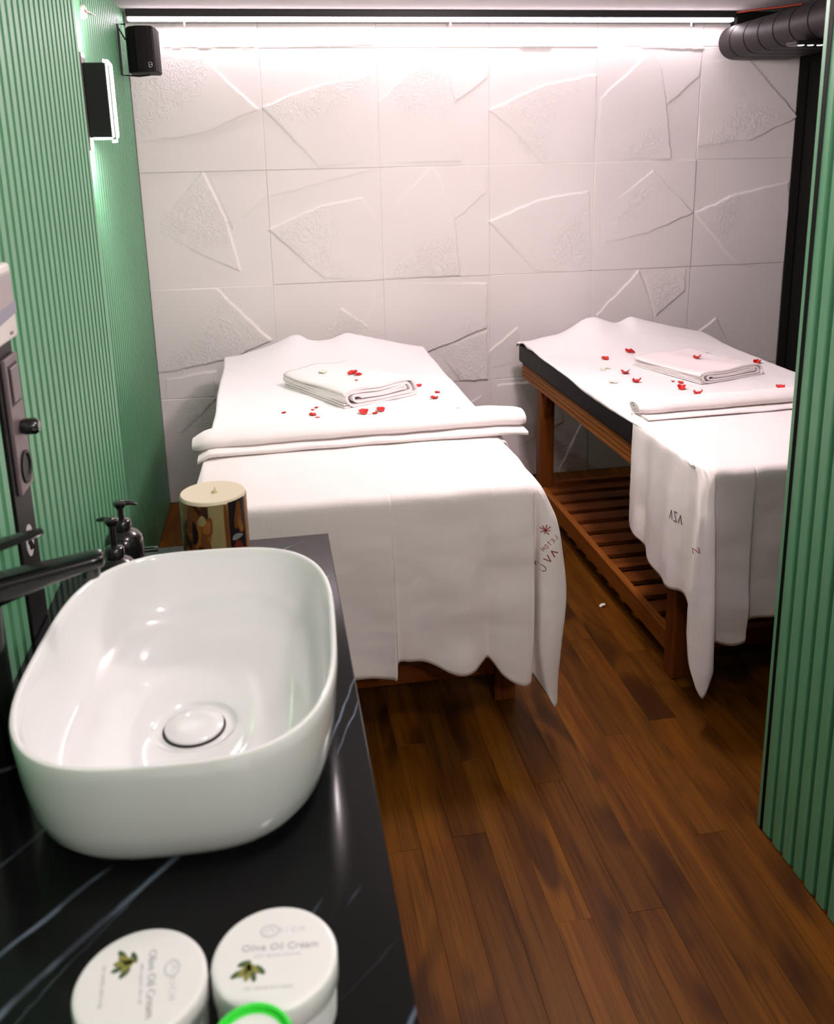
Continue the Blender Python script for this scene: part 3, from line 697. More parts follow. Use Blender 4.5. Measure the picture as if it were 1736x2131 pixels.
oval_patch(H2-.165, .892, .0068, .0125, .0021, 'wrap_gold', .2)
oval_patch(H2-.22, .862, .008, .020, .0017, 'wrap_brown', -.2)
oval_patch(H2-.45, .818, .018, .034, .0020, 'wrap_dark', .2)
oval_patch(H2+.02, .820, .020, .030, .0021, 'wrap_dark', -.15)
oval_patch(H2-.62, .846, .006, .012, .0024, 'wrap_brown', .1)
oval_patch(H2+.82, .905, .009, .026, .0012, 'wrap_brown', .1)
oval_patch(H2+.90, .885, .006, .016, .0016, 'wrap_gold', -.2)
oval_patch(H2+.74, .866, .012, .0055, .0016, 'wrap_grey', .0)
oval_patch(H2+.78, .826, .016, .030, .0012, 'wrap_red', .0)
bm = NB(); tube(bm, [(CXc+.004, CYc, CT-.002), (CXc+.005, CYc, CT+.004), (CXc+.004, CYc+.001, CT+.008)], .0012, 6); obj('wick', bm, M['wick'], t)
bm = NB(); lathe(bm, [(.006, CT-.002), (.005, CT+.001), (.001, CT+.0016)], CXc+.004, CYc, 14); obj('wick_crater', bm, M['wick'], t)

# cream jars
def text_bm(s, size):
    cu = bpy.data.curves.new('txt', 'FONT'); cu.body = s; cu.size = size; cu.align_x = 'CENTER'; cu.align_y = 'CENTER'; cu.resolution_u = 2; cu.extrude = .00012
    o = bpy.data.objects.new('txt', cu); C.objects.link(o); bpy.context.view_layer.update()
    me = bpy.data.meshes.new_from_object(o.evaluated_get(bpy.context.evaluated_depsgraph_get()))
    b = NB(); b.from_mesh(me); bpy.data.objects.remove(o); bpy.data.curves.remove(cu); bpy.data.meshes.remove(me); return b
def jar(cx, cy, R, zt, rot, label):
    t = thing('cream_jar', label, 'jar', (cx, cy, ZC), 'white cream jars on the worktop')
    bm = NB(); lathe(bm, [(R-.006, ZC+.0005), (R-.003, ZC+.003), (R-.002, zt-.030), (R-.004, zt-.026)], cx, cy, 64); obj('jar_body', bm, M['jar'], t, smooth=True)
    bm = NB(); lathe(bm, [(R-.001, zt-.0245), (R, zt-.0235), (R, zt-.003), (R-.0015, zt-.0006), (R-.004, zt), (.001, zt)], cx, cy, 64); lid = obj('lid', bm, M['jar'], t)
    for p in lid.data.polygons: p.use_smooth = len(p.vertices) == 4 and abs(p.normal.z) < .9
    T = Matrix.Translation((cx, cy, zt+.0003)) @ Matrix.Rotation(rot, 4, 'Z')
    def put(b, name, mat, u, v, ang=0):
        bmesh.ops.transform(b, matrix=T @ Matrix.Translation((u, v, 0)) @ Matrix.Rotation(ang, 4, 'Z'), verts=b.verts); obj(name, b, mat, lid)
    put(text_bm('Olive Oil Cream', .0098), 'print_title', M['print'], .004, .009)
    put(text_bm('with natural olive oil', .0048), 'print_line', M['print_light'], .002, .001)
    put(text_bm('for hands and body', .0052), 'print_line', M['print_light'], -.002, -.030)
    b = NB()
    for k in range(20):
        a = 2*PI*k/20; 
    rg = [(.0078*math.cos(2*PI*k/24), .0058*math.sin(2*PI*k/24)) for k in range(25)]
    tube(b, [(u, v, 0) for u, v in rg], .0011, 6); tube(b, [(-.004, -.001, 0), (.0, .003, 0), (.004, -.001, 0)], .0008, 6); bmesh.ops.scale(b, vec=(1, 1, .12), verts=b.verts)
    put(b, 'print_logo', M['print_light'], -.006, .026)
    put(text_bm('R I C H', .0075), 'print_line', M['print_light'], .013, .026)
    for u, v, a, l, m_ in ((-.024, -.013, .9, .0075, 'olive'), (-.018, -.011, -.7, .0075, 'olive'), (-.021, -.016, 1.4, .007, 'olive'), (-.030, -.016, .6, .006, 'leaf'), (-.011, -.013, -.8, .006, 'leaf'), (-.016, -.019, -1.3, .0055, 'leaf'), (-.025, -.006, .3, .006, 'leaf')):
        b = NB(); pts = [(l*math.cos(2*PI*k/14), l*.42*math.sin(2*PI*k/14)) for k in range(14)]
        prism(b, pts, 'z', -.0001, .00025 + (0.0002 if m_ == 'olive' else 0)); put(b, 'print_olive' if m_ == 'olive' else 'print_leaf', M[m_], u, v, a)
    return t
jar(-.030, .636, .0535, .862, -.10, 'white cream jar nearer the worktop edge with an olive picture on its lid')
jar(-.141, .632, .0545, .862, -1.50, 'white cream jar left of the other with its lid print turned sideways')
t = thing('green_topped_jar', 'jar with a bright green rim in front of the two cream jars', 'jar', (-.046, .545, ZC))
bm = NB(); lathe(bm, [(.027, ZC+.0005), (.029, ZC+.004), (.029, .868)], -.047, .541, 48); obj('jar_body', bm, M['jar'], t, smooth=True)
bm = NB(); lathe(bm, [(.0315, .868), (.0320, .885), (.030, .888), (.0275, .888), (.0275, .884), (.024, .884), (.024, .868)], -.047, .541, 48, False, False); obj('rim', bm, M['green_plastic'], t, smooth=True)
bm = NB(); lathe(bm, [(.024, .870), (.0273, .8835), (.001, .885)], -.047, .541, 48); obj('lid_centre', bm, M['jar'], t)

# ================================================================== MASSAGE TABLES (local frame, origin at near left floor corner)
BW, BL = .84, 1.80
def massage_table(ox, oy, label):
    t = thing('massage_table', label, 'massage table', (ox, oy, 0), 'wooden massage tables')
    X = lambda v: ox+v
    Y = lambda v: oy+v
    bm = NB(); box(bm, X(0), X(BW), Y(.02), Y(1.825), .622, .706, .012, 3); obj('mattress', bm, M['vinyl'], t, smooth=True)
    for s in (0, 1):
        xa = 0.004 if s == 0 else BW-.004; q = 1 if s == 0 else -1
        prof = [(X(xa+q*.006), .557), (X(xa), .560), (X(xa), .571), (X(xa+q*.004), .573), (X(xa+q*.004), .577), (X(xa), .579), (X(xa), .590), (X(xa+q*.004), .592), (X(xa+q*.004), .596), (X(xa), .598), (X(xa), .609), (X(xa+q*.004), .611), (X(xa+q*.004), .615), (X(xa), .617), (X(xa), .621), (X(xa+q*.03), .621), (X(xa+q*.03), .557)]
        bm = NB(); prism(bm, prof, 'y', Y(.035), Y(1.778)); obj('side_rail', bm, M['bedwood'], t)
        bm = NB(); box(bm, X(xa+q*.005), X(xa+q*.03), Y(.225), Y(1.49), .062, .128, .002); obj('lower_side_rail', bm, M['bedwood'], t)
    for y in (.035, 1.75): 
        bm = NB(); box(bm, X(.035), X(BW-.035), Y(y), Y(y+.028), .557, .621, .002); obj('end_rail', bm, M['bedwood_x'], t)
    for y in (.172, 1.505): 
        bm = NB(); box(bm, X(.062), X(BW-.066), Y(y), Y(y+.03), .085, .140, .002); obj('lower_end_rail', bm, M['bedwood_x'], t)
    for x in (.004, BW-.066):
        for y in (.165, 1.49):
            bm = NB(); box(bm, X(x), X(x+.062), Y(y), Y(y+.062), 0, .557, .003); leg = obj('leg', bm, M['bedwood_z'], t)
            bm = NB(); yy = y-.04 if y > 1 else y+.062
            s = -1 if y > 1 else 1
            a = Y(y) if y > 1 else Y(y+.062)
            prism(bm, [(a, .556), (a+s*.035, .556), (a+s*.012, .47), (a, .44)], 'x', X(x+.015), X(x+.045)); obj('bracket', bm, M['bedwood_z'], leg)
    for k in range(12):
        y = .245+k*.108
        bm = NB(); box(bm, X(.034), X(BW-.034), Y(y), Y(y+.070), .108, .124, .0015); obj('shelf_slat', bm, M['bedwood_x'], t)
    return t
B1, B2, BYo = -.200, 1.115, 2.060
massage_table(B1, BYo, 'wooden massage table nearer the basin, wholly covered by white towels')
massage_table(B2, BYo, 'wooden massage table by the right wall with its black mattress side showing')

# ------------------------------------------------------------------ cloth helpers
def grid_mesh(bm, P):
    vs = [[bm.verts.new(p) for p in row] for row in P]
    for i in range(len(vs)-1):
        for j in range(len(vs[0])-1): bm.faces.new((vs[i][j], vs[i+1][j], vs[i+1][j+1], vs[i][j+1]))
def thicken(o, th):
    m = o.modifiers.new('solid', 'SOLIDIFY'); m.thickness = th; m.offset = -1 if th > 0 else 1; m.thickness = abs(th)
    return o
def nz1(x, y, s, seed): return float(vnoise(np.array([x*1000.]), np.array([y*1000.]), s, seed)[0])
def sheet(name, xl, xr, y0, y1, prof, yb, z0, xe_l, xe_r, ye, label, seed, dl=0, dr=0, dy=.05):
    """towel lying on the mattress; prof = head bump profile; xl(y), xr(y) edges before draping"""
    nx, ny = 110, 150; P = []
    px = [p[0] for p in prof]; pz = [p[1] for p in prof]
    Xg = np.zeros((ny+1, nx+1)); Yg = np.zeros_like(Xg)
    for j in range(ny+1):
        y = y0+(y1-y0)*j/ny
        a = xl(y); b = xr(y)
        Xg[j] = np.linspace(a, b, nx+1); Yg[j] = y
    smooth_n = lambda s, sd: vnoise(Xg*1000, Yg*1000, s, sd)
    n1 = smooth_n(160, seed); n2 = smooth_n(60, seed+1); n3 = smooth_n(25, seed+2)
    ns = 10
    base = np.mean([np.interp(Xg+d, px, pz) for d in np.linspace(-.012, .012, 5)], axis=0)
    wide = np.mean([np.interp(Xg+d, px, pz) for d in np.linspace(-.10, .10, 11)], axis=0)
    front = np.exp(-((Yg-yb)/.17)**2); back = np.clip(1-((Yg-yb)/.10)**2, 0, 1)
    g = np.where(Yg < yb, front, back)
    mixf = np.clip((yb-Yg)/.18, 0, 1)
    Z = z0 + g*(base*(1-mixf)+wide*mixf) + n1*.006 + n2*.003 + n3*.0008 - .004
    Z += .004*np.exp(-((Xg-(xe_l+xe_r)/2-.02)/.006)**2)*0
    for j in range(ny+1):
        row = []
        for i in range(nx+1):
            x, y, z = Xg[j, i], Yg[j, i], Z[j, i]
            if x > xe_r: d = x-xe_r; x = xe_r+.016*(1-math.exp(-d/.012)); z -= max(0, d-.012*(1-math.exp(-d/.012)))
            if x < xe_l: d = xe_l-x; x = xe_l-.014*(1-math.exp(-d/.012)); z -= max(0, d-.012*(1-math.exp(-d/.012)))
            if y > ye: d = y-ye; y = ye+.016*(1-math.exp(-d/.012)); z -= max(0, d-.012*(1-math.exp(-d/.012)))
            row.append((x, y, z))
        P.append(row)
    bm = NB(); grid_mesh(bm, P); bmesh.ops.recalc_face_normals(bm, faces=bm.faces[:])
    if sum(f.normal.z for f in bm.faces) < 0: bmesh.ops.reverse_faces(bm, faces=bm.faces[:])
    bv = BVHTree.FromBMesh(bm)
    o = obj(name, bm, M['sheet'], smooth=True); thicken(o, .005)
    tag(o, label, 'towel', 'white towels spread over the massage tables'); return bv
prof1 = [(-.26, .004), (-.19, .010), (-.14, .020), (-.09, .036), (-.03, .052), (.03, .074), (.075, .096), (.10, .103), (.128, .099), (.155, .078), (.20, .070), (.26, .074), (.290, .088), (.325, .099), (.42, .076), (.52, .050), (.60, .026), (.66, .008), (.72, 0)]
prof2 = [(1.05, .010), (1.12, .020), (1.19, .034), (1.27, .045), (1.33, .078), (1.386, .115), (1.43, .121), (1.48, .102), (1.52, .087), (1.55, .090), (1.60, .114), (1.68, .088), (1.78, .062), (1.867, .042), (1.95, .024), (2.0, .008), (2.1, 0)]
bv1 = sheet('bath_towel', lambda y: B1-.004+.004*math.sin(y*9), lambda y: .650+.078+.025*math.sin((y-2.5)*3.0), 2.45, 3.915, prof1, 3.80, .713, B1, .660, 3.885,
            'smooth white towel spread over the head half of the massage table nearer the basin', 11)
bv2 = sheet('bath_towel', lambda y: B2-.010-.016*math.exp(-((y-2.85)/.25)**2)-.012*math.exp(-((y-3.70)/.06)**2), lambda y: B2+BW+.085+.03*math.sin(y*4), 2.45, 3.915, prof2, 3.76, .713, B2, B2+BW, 3.885,
            'smooth white towel over the massage table by the right wall', 31)

def chaikin(P, n=2):
    for _ in range(n):
        Q = [P[0]]
        for a, b in zip(P[:-1], P[1:]): Q += [a.lerp(b, .25), a.lerp(b, .75)]
        Q.append(P[-1]); P = Q
    return P
def resample(P, n):
    L = [0]
    for a, b in zip(P[:-1], P[1:]): L.append(L[-1]+(b-a).length)
    out = []; i = 0
    for k in range(n+1):
        s = L[-1]*k/n
        while i < len(P)-2 and L[i+1] < s: i += 1
        t = (s-L[i])/max(1e-9, L[i+1]-L[i]); out.append(P[i].lerp(P[i+1], min(1, max(0, t))))
    return out
def cat(p0, p1, p2, p3, t): return .5*((2*p1)+(-p0+p2)*t+(2*p0-5*p1+4*p2-p3)*t*t+(-p0+3*p1-3*p2+p3)*t*t*t)
def drape(cols, nv=90, sub=14):
    """cols: list of (inner point, [polyline points from edge to hem]); returns grid"""
    G = []
    for inner, pl in cols:
        e = Vector(pl[0]); inn = Vector(inner)
        body = [inn, e.lerp(inn, .25), e] + [Vector(p) for p in pl[1:]]
        e1 = body[2]+(body[3]-body[2]).normalized()*.05
        body = [inn, e+(inn-e).normalized()*min(.05, (inn-e).length*.6), e, e1] + body[3:]
        top = resample(chaikin(body, 3), nv); G.append(top)
    rows = []
    for k in range(len(G)-1):
        a, b, c, d = G[max(0, k-1)], G[k], G[k+1], G[min(len(G)-1, k+2)]
        n = max(3, int(sub*max((b[-1]-c[-1]).length, (b[nv//2]-c[nv//2]).length)/.06))
        for s in range(n):
            t = s/n; t2 = t
            rows.append([cat(a[j], b[j], c[j], d[j], t2) for j in range(nv+1)])
    rows.append(G[-1]); return rows
def hang(name, cols, parent, seed):
    rows = drape(cols); P = []
    for i, r in enumerate(rows):
        out = []
        for j, p in enumerate(r):
            f = min(1, max(0, (.70-p.z)/.1))
            n = (nz1(p.x+p.y, p.z*1.6, 130, seed)-.5)*.012*f + (nz1(p.x+p.y, p.z*2.5, 45, seed+1)-.5)*.0025*f
            n += (nz1(p.x*1.0+p.y, p.z*.22+3, 75, seed+5)-.5)*.026*min(1, max(0, (.68-p.z)/.35))
            out.append((p.x, p.y+n*.9, p.z + (0 if f > 0 else (nz1(p.x, p.y, 80, seed+2)-.5)*.004)))
        P.append(out)
    bm = NB(); grid_mesh(bm, P); bmesh.ops.recalc_face_normals(bm, faces=bm.faces[:])
    if sum(f.normal.z for f in bm.faces) < 0: bmesh.ops.reverse_faces(bm, faces=bm.faces[:])
    bv = BVHTree.FromBMesh(bm)
    o = obj(name, bm, M['towel'], parent, smooth=True); thicken(o, .005); return bv
def spiral(turns, th, npt=90):
    """closed outline (unit radius) of a rolled cloth strip, starts inside"""
    o, i = [], []
    for k in range(npt+1):
        s = k/npt; a = s*turns*2*PI; r = .22+(1-.22)*s
        o.append((r*math.cos(a), r*math.sin(a))); i.append(((r-th)*math.cos(a), (r-th)*math.sin(a)))
    return o+i[::-1]
def roll(name, centers, mat, parent, a_end, turns=2.6, th=.20, seed=0):
    """centers: list of (x, y, z, ry, rz)"""
    sp = spiral(turns, th); rings = []; n = 60
    xs_ = [c[0] for c in centers]
    ca = turns*2*PI-a_end
    for k in range(n+1):
        s = k/n; x = xs_[0]+(xs_[-1]-xs_[0])*s
        y, z, ry, rz = [float(np.interp(x, xs_, [c[q] for c in centers])) for q in (1, 2, 3, 4)]
        fl = 1+(nz1(x, 0, 70, seed)-.5)*.10
        e = min(1, s/.03, (1-s)/.03); e = .80+.20*math.sqrt(max(0, e))
        rings.append([(x, y+ry*fl*e*(u*math.cos(ca)+v*math.sin(ca)), z+rz*fl*e*(-u*math.sin(ca)+v*math.cos(ca))) for u, v in sp])
    bm = NB(); loft(bm, rings, True, True, True); bmesh.ops.recalc_face_normals(bm, faces=bm.faces[:])
    o = obj(name, bm, mat, parent, smooth=True)
    for p in o.data.polygons:
        if len(p.vertices) > 4: p.use_smooth = False
    return o
def slab(name, pts, z, th, mat, parent, wob=.002, seed=3):
    """flat folded layer: outline quad pts=(x0,y front),(x1,y front) back depth"""
    (xa, ya), (xb, yb), dep = pts; P = []; n = 60
    rings = []
    for k in range(n+1):
        s = k/n; x = xa+(xb-xa)*s; y = ya+(yb-ya)*s; zz = z(x)
        h = th*(1+(nz1(x, 1, 60, seed)-.5)*.3); y += (nz1(x, 2, 90, seed)-.5)*.012
        sec = [(x, y+dep, zz), (x, y+.01, zz)] + [(x, y+.006-.006*math.sin(a), zz+h/2-h/2*math.cos(a)) for a in (.4, 1.0, 1.57, 2.1, 2.7)] + [(x, y+.01, zz+h), (x, y+dep, zz+h)]
        rings.append(sec)
    bm = NB(); loft(bm, rings); bmesh.ops.recalc_face_normals(bm, faces=bm.faces[:]); return obj(name, bm, mat, parent, smooth=True)

# --- towel over the foot of the first table
zt = .7245
T1 = thing('draped_towel', 'white towel with a red star emblem hanging over the nearer table foot', 'towel', (.23, 2.06, .70), 'white towels hanging over the table feet')
YI = 2.60
def fc(x, xb, hem, y=2.050, yb=2.040): return ((x, YI, zt), [(x, y, zt-.004), (xb, yb, hem)])
cols1 = [
 ((B1-.004, YI, zt), [(B1-.014, 2.50, .700), (B1-.020, 2.50, .50)]),
 ((B1-.002, YI, zt), [(B1-.020, 2.30, .700), (B1-.035, 2.30, .45)]),
 ((B1+.000, YI, zt), [(B1-.018, 2.10, .700), (B1-.040, 2.09, .34)]),
 ((B1+.03, YI, zt), [(B1+.000, 2.052, .708), (B1-.02, 2.03, .22)]),
 fc(-.10, -.11, .24), fc(.02, .02, .235, 2.050, 2.036), fc(.161, .163, .235, 2.050, 2.040), fc(.245, .248, .229, 2.050, 2.030), fc(.262, .266, .228, 2.050, 2.026),
 fc(.272, .274, .266, 2.050, 2.046), fc(.30, .302, .270), fc(.34, .340, .262, 2.050, 2.046), fc(.370, .370, .248, 2.050, 2.044), fc(.405, .405, .229, 2.050, 2.036), fc(.44, .44, .221, 2.050, 2.030),
 fc(.470, .472, .226, 2.050, 2.036), fc(.492, .494, .240, 2.050, 2.048), fc(.508, .509, .250, 2.050, 2.056), fc(.522, .523, .237, 2.050, 2.048), fc(.545, .545, .205, 2.050, 2.034), fc(.571, .573, .182, 2.050, 2.026), fc(.597, .598, .168, 2.050, 2.026), fc(.615, .613, .162, 2.050, 2.030),
 ((.625, YI, zt), [(.628, 2.052, .716), (.632, 2.050, .60), (.632, 2.040, .40), (.628, 2.045, .163)]),
 ((.630, YI, zt), [(.636, 2.056, .714), (.641, 2.068, .60), (.640, 2.075, .40), (.637, 2.075, .172)]),
 ((.636, YI, zt), [(.646, 2.056, .712), (.653, 2.050, .60), (.650, 2.034, .45), (.645, 2.030, .25), (.668, 2.030, .130)]),
 ((.640, YI, zt), [(.654, 2.062, .710), (.680, 2.040, .62), (.692, 2.030, .50), (.694, 2.030, .40), (.684, 2.030, .25), (.696, 2.034, .086)]),
 ((.642, YI, zt), [(.660, 2.075, .708), (.698, 2.060, .62), (.713, 2.055, .526), (.726, 2.050, .415), (.709, 2.055, .26), (.704, 2.060, .13)]),
 ((.644, YI, zt), [(.662, 2.16, .706), (.690, 2.16, .60), (.704, 2.15, .46), (.708, 2.14, .34), (.700, 2.13, .27)]),
 ((.646, YI, zt), [(.664, 2.32, .704), (.682, 2.32, .55), (.690, 2.32, .36)]),
 ((.648, YI+.02, zt), [(.664, 2.50, .704), (.676, 2.50, .40)]),
]
bvh1 = hang('hanging_cloth', cols1, T1, 50)
roll('rolled_end', [(-.243, 2.560, .738, .062, .026), (-.20, 2.570, .750, .085, .030), (.1, 2.575, .757, .090, .031), (.45, 2.580, .757, .090, .031), (.66, 2.590, .757, .088, .032), (.752, 2.580, .752, .072, .032)], M['towel'], T1, -1.2, 2.1, .30, 5)
slab('folded_layer', ((-.225, 2.452), (.742, 2.470), .13), lambda x: .7262-.018*max(0, (-.19-x)/.035)-.008*max(0, (x-.65)/.09), .013, M['towel'], T1)

# --- towel over the foot of the second table
T2 = thing('draped_towel', 'white towel with mirrored letters hanging over the foot of the right table', 'towel', (1.53, 2.06, .70), 'white towels hanging over the table feet')
def gc(x, xb, hem, y=2.050, yb=2.040): return ((x, YI, zt), [(x, y, zt-.004), (xb, yb, hem)])
cols2 = [
 ((1.125, 2.60, zt), [(1.103, 2.545, .706), (1.098, 2.54, .56), (1.092, 2.53, .425)]),
 ((1.126, 2.60, zt), [(1.103, 2.50, .706), (1.084, 2.50, .56), (1.076, 2.49, .40)]),
 ((1.127, 2.60, zt), [(1.102, 2.46, .706), (1.082, 2.45, .56), (1.070, 2.44, .385)]),
 ((1.128, 2.60, zt), [(1.102, 2.42, .706), (1.098, 2.41, .56), (1.092, 2.40, .362)]),
 ((1.129, 2.60, zt), [(1.102, 2.36, .706), (1.088, 2.35, .56), (1.080, 2.34, .335)]),
 ((1.130, 2.60, zt), [(1.102, 2.29, .706), (1.094, 2.28, .56), (1.088, 2.27, .318)]),
 ((1.131, 2.60, zt), [(1.102, 2.22, .706), (1.082, 2.21, .56), (1.070, 2.20, .325)]),
 ((1.132, 2.60, zt), [(1.102, 2.16, .706), (1.090, 2.14, .56), (1.085, 2.13, .34)]),
 ((1.133, 2.60, zt), [(1.104, 2.12, .708), (1.094, 2.10, .60), (1.088, 2.085, .45), (1.078, 2.07, .30)]),
 ((1.134, 2.60, zt), [(1.106, 2.085, .710), (1.074, 2.04, .60), (1.062, 2.03, .50), (1.052, 2.02, .38), (1.052, 2.02, .26), (1.060, 2.02, .185)]),
 ((1.136, 2.60, zt), [(1.110, 2.065, .712), (1.093, 2.035, .60), (1.086, 2.020, .50), (1.080, 2.01, .35), (1.086, 2.01, .22), (1.102, 2.01, .078)]),
 ((1.140, 2.60, zt), [(1.117, 2.055, .714), (1.112, 2.030, .60), (1.110, 2.015, .45), (1.112, 2.005, .30), (1.128, 2.01, .140)]),
 ((1.143, 2.60, zt), [(1.122, 2.052, .716), (1.121, 2.034, .60), (1.122, 2.020, .40), (1.130, 2.02, .17)]),
 ((1.145, 2.60, zt), [(1.128, 2.052, .718), (1.128, 2.062, .60), (1.128, 2.072, .40), (1.134, 2.075, .215)]),
 gc(1.150, 1.152, .218, 2.052, 2.058), gc(1.19, 1.192, .212, 2.050, 2.040), gc(1.225, 1.222, .224, 2.050, 2.028), gc(1.236, 1.230, .240, 2.050, 2.030),
 gc(1.25, 1.245, .280, 2.050, 2.050), gc(1.32, 1.32, .282, 2.050, 2.044), gc(1.45, 1.45, .280, 2.050, 2.038), gc(1.60, 1.60, .275, 2.050, 2.044), gc(1.75, 1.75, .27, 2.050, 2.036), gc(1.90, 1.90, .26, 2.050, 2.042),
 ((1.94, 2.60, zt), [(1.955, 2.055, .712), (1.985, 2.03, .50), (1.985, 2.03, .20)]),
 ((1.945, 2.60, zt), [(1.968, 2.10, .706), (1.99, 2.10, .35)]),
 ((1.947, 2.60, zt), [(1.970, 2.30, .706), (1.985, 2.30, .38)]),
 ((1.948, 2.62, zt), [(1.970, 2.50, .706), (1.982, 2.50, .42)]),
]
bvh2 = hang('hanging_cloth', cols2, T2, 80)
roll('rolled_end', [(1.128, 2.600, .7475, .060, .0245), (1.2, 2.600, .7480, .062, .0255), (1.6, 2.615, .7490, .064, .026), (1.98, 2.625, .748, .062, .025)], M['towel'], T2, -1.0, 2.6, .20, 9)
slab('folded_layer', ((1.135, 2.505), (1.985, 2.530), .12), lambda x: .7262, .007, M['towel'], T2, seed=8)

# embroidered marks: strokes laid on the cloth
def strokes(lines, origin, ux, uz, ray, bvh, w, name, mat, parent):
    bm = NB(); o = Vector(origin); ux = Vector(ux); uz = Vector(uz); ray = Vector(ray)
    for pl in lines:
        pts = []
        for (a, b), (c, d) in zip(pl[:-1], pl[1:]):
            n = max(1, int(math.hypot(c-a, d-b)/.004))
            pts += [(a+(c-a)*k/n, b+(d-b)*k/n) for k in range(n)]
        pts.append(pl[-1]); prev = None
        for k, (u, v) in enumerate(pts):
            q = pts[min(k+1, len(pts)-1)]; p = pts[max(k-1, 0)]
            dx, dz = q[0]-p[0], q[1]-p[1]; l = math.hypot(dx, dz) or 1; nx, nzz = -dz/l*w/2, dx/l*w/2
            pr = []
            for s in (-1, 1):
                P3 = o+ux*(u+s*nx)+uz*(v+s*nzz)
                h = bvh.ray_cast(P3-ray*.12, ray, .3)
                P3 = (h[0] if h[0] else P3)-ray*.0012
                pr.append(bm.verts.new(P3))
            if prev: 
                try: bm.faces.new((prev[0], prev[1], pr[1], pr[0]))
                except Exception: pass
            prev = pr
    obj(name, bm, mat, parent)
GL = {'O': [[(.5+.5*math.cos(a*PI/6), .5+.5*math.sin(a*PI/6)) for a in range(13)]], 'V': [[(0, 1), (.5, 0), (1, 1)]], 'A': [[(0, 0), (.5, 1), (1, 0)]],
      'H': [[(0, 0), (0, 1)], [(0, .5), (1, .5)], [(1, 0), (1, 1)]], 'T': [[(0, 1), (1, 1)], [(.5, 1), (.5, 0)]], 'E': [[(1, 1), (0, 1), (0, 0), (1, 0)], [(0, .5), (.8, .5)]],
      'L': [[(0, 1), (0, 0), (1, 0)]], 'Z': [[(0, 1), (1, 1), (0, 0), (1, 0)]], 'N': [[(0, 0), (0, 1), (1, 0), (1, 1)]]}
def word(s, size, wd, gap, ang, x0, z0, mirror=False):
    out = []; x = 0
    for ch in s:
        for pl in GL[ch]:
            q = []
            for a, b in pl:
                if mirror: a = 1-a
                u = x+a*wd*size; v = b*size
                q.append((x0+u*math.cos(ang)-v*math.sin(ang), z0+u*math.sin(ang)+v*math.cos(ang)))
            out.append(q)
        x += (wd+gap)*size
    return out
star = [[(0, 0), (r*math.cos(a), r*math.sin(a))] for a, r in ((1.35, .016), (.75, .017), (.05, .012), (-.9, .013), (-1.7, .009), (-2.7, .012), (2.6, .014), (2.05, .015))]
ex, ez, fy = (1, 0, 0), (0, 0, 1), (0, 1, 0)
strokes(star, (.660, 2.03, .600), ex, ez, fy, bvh1, .0022, 'printed_star', M['ink'], T1)
strokes(word('LETOH'[::-1], .0105, .62, .42, .75, .655, .545, True), (0, 2.03, 0), ex, ez, fy, bvh1, .0015, 'printed_letters', M['ink'], T1)
strokes(word('O', .022, .65, .4, .95, .655, .488), (0, 2.03, 0), ex, ez, fy, bvh1, .0018, 'printed_letters', M['ink_dark'], T1)
strokes(word('VA', .019, .75, .4, .85, .668, .513), (0, 2.03, 0), ex, ez, fy, bvh1, .0026, 'printed_letters', M['ink'], T1)
strokes(word('AZA', .026, .62, .28, .05, 0, 0, True), (1.08, 2.215, .528), (.0, -1, 0), ez, (1, 0, 0), bvh2, .0030, 'printed_letters', M['ink_dark'], T2)
strokes(word('N', .017, .8, .3, .25, 0, 0), (1.062, 2.03, .503), ex, ez, fy, bvh2, .0018, 'printed_letters', M['ink'], T2)

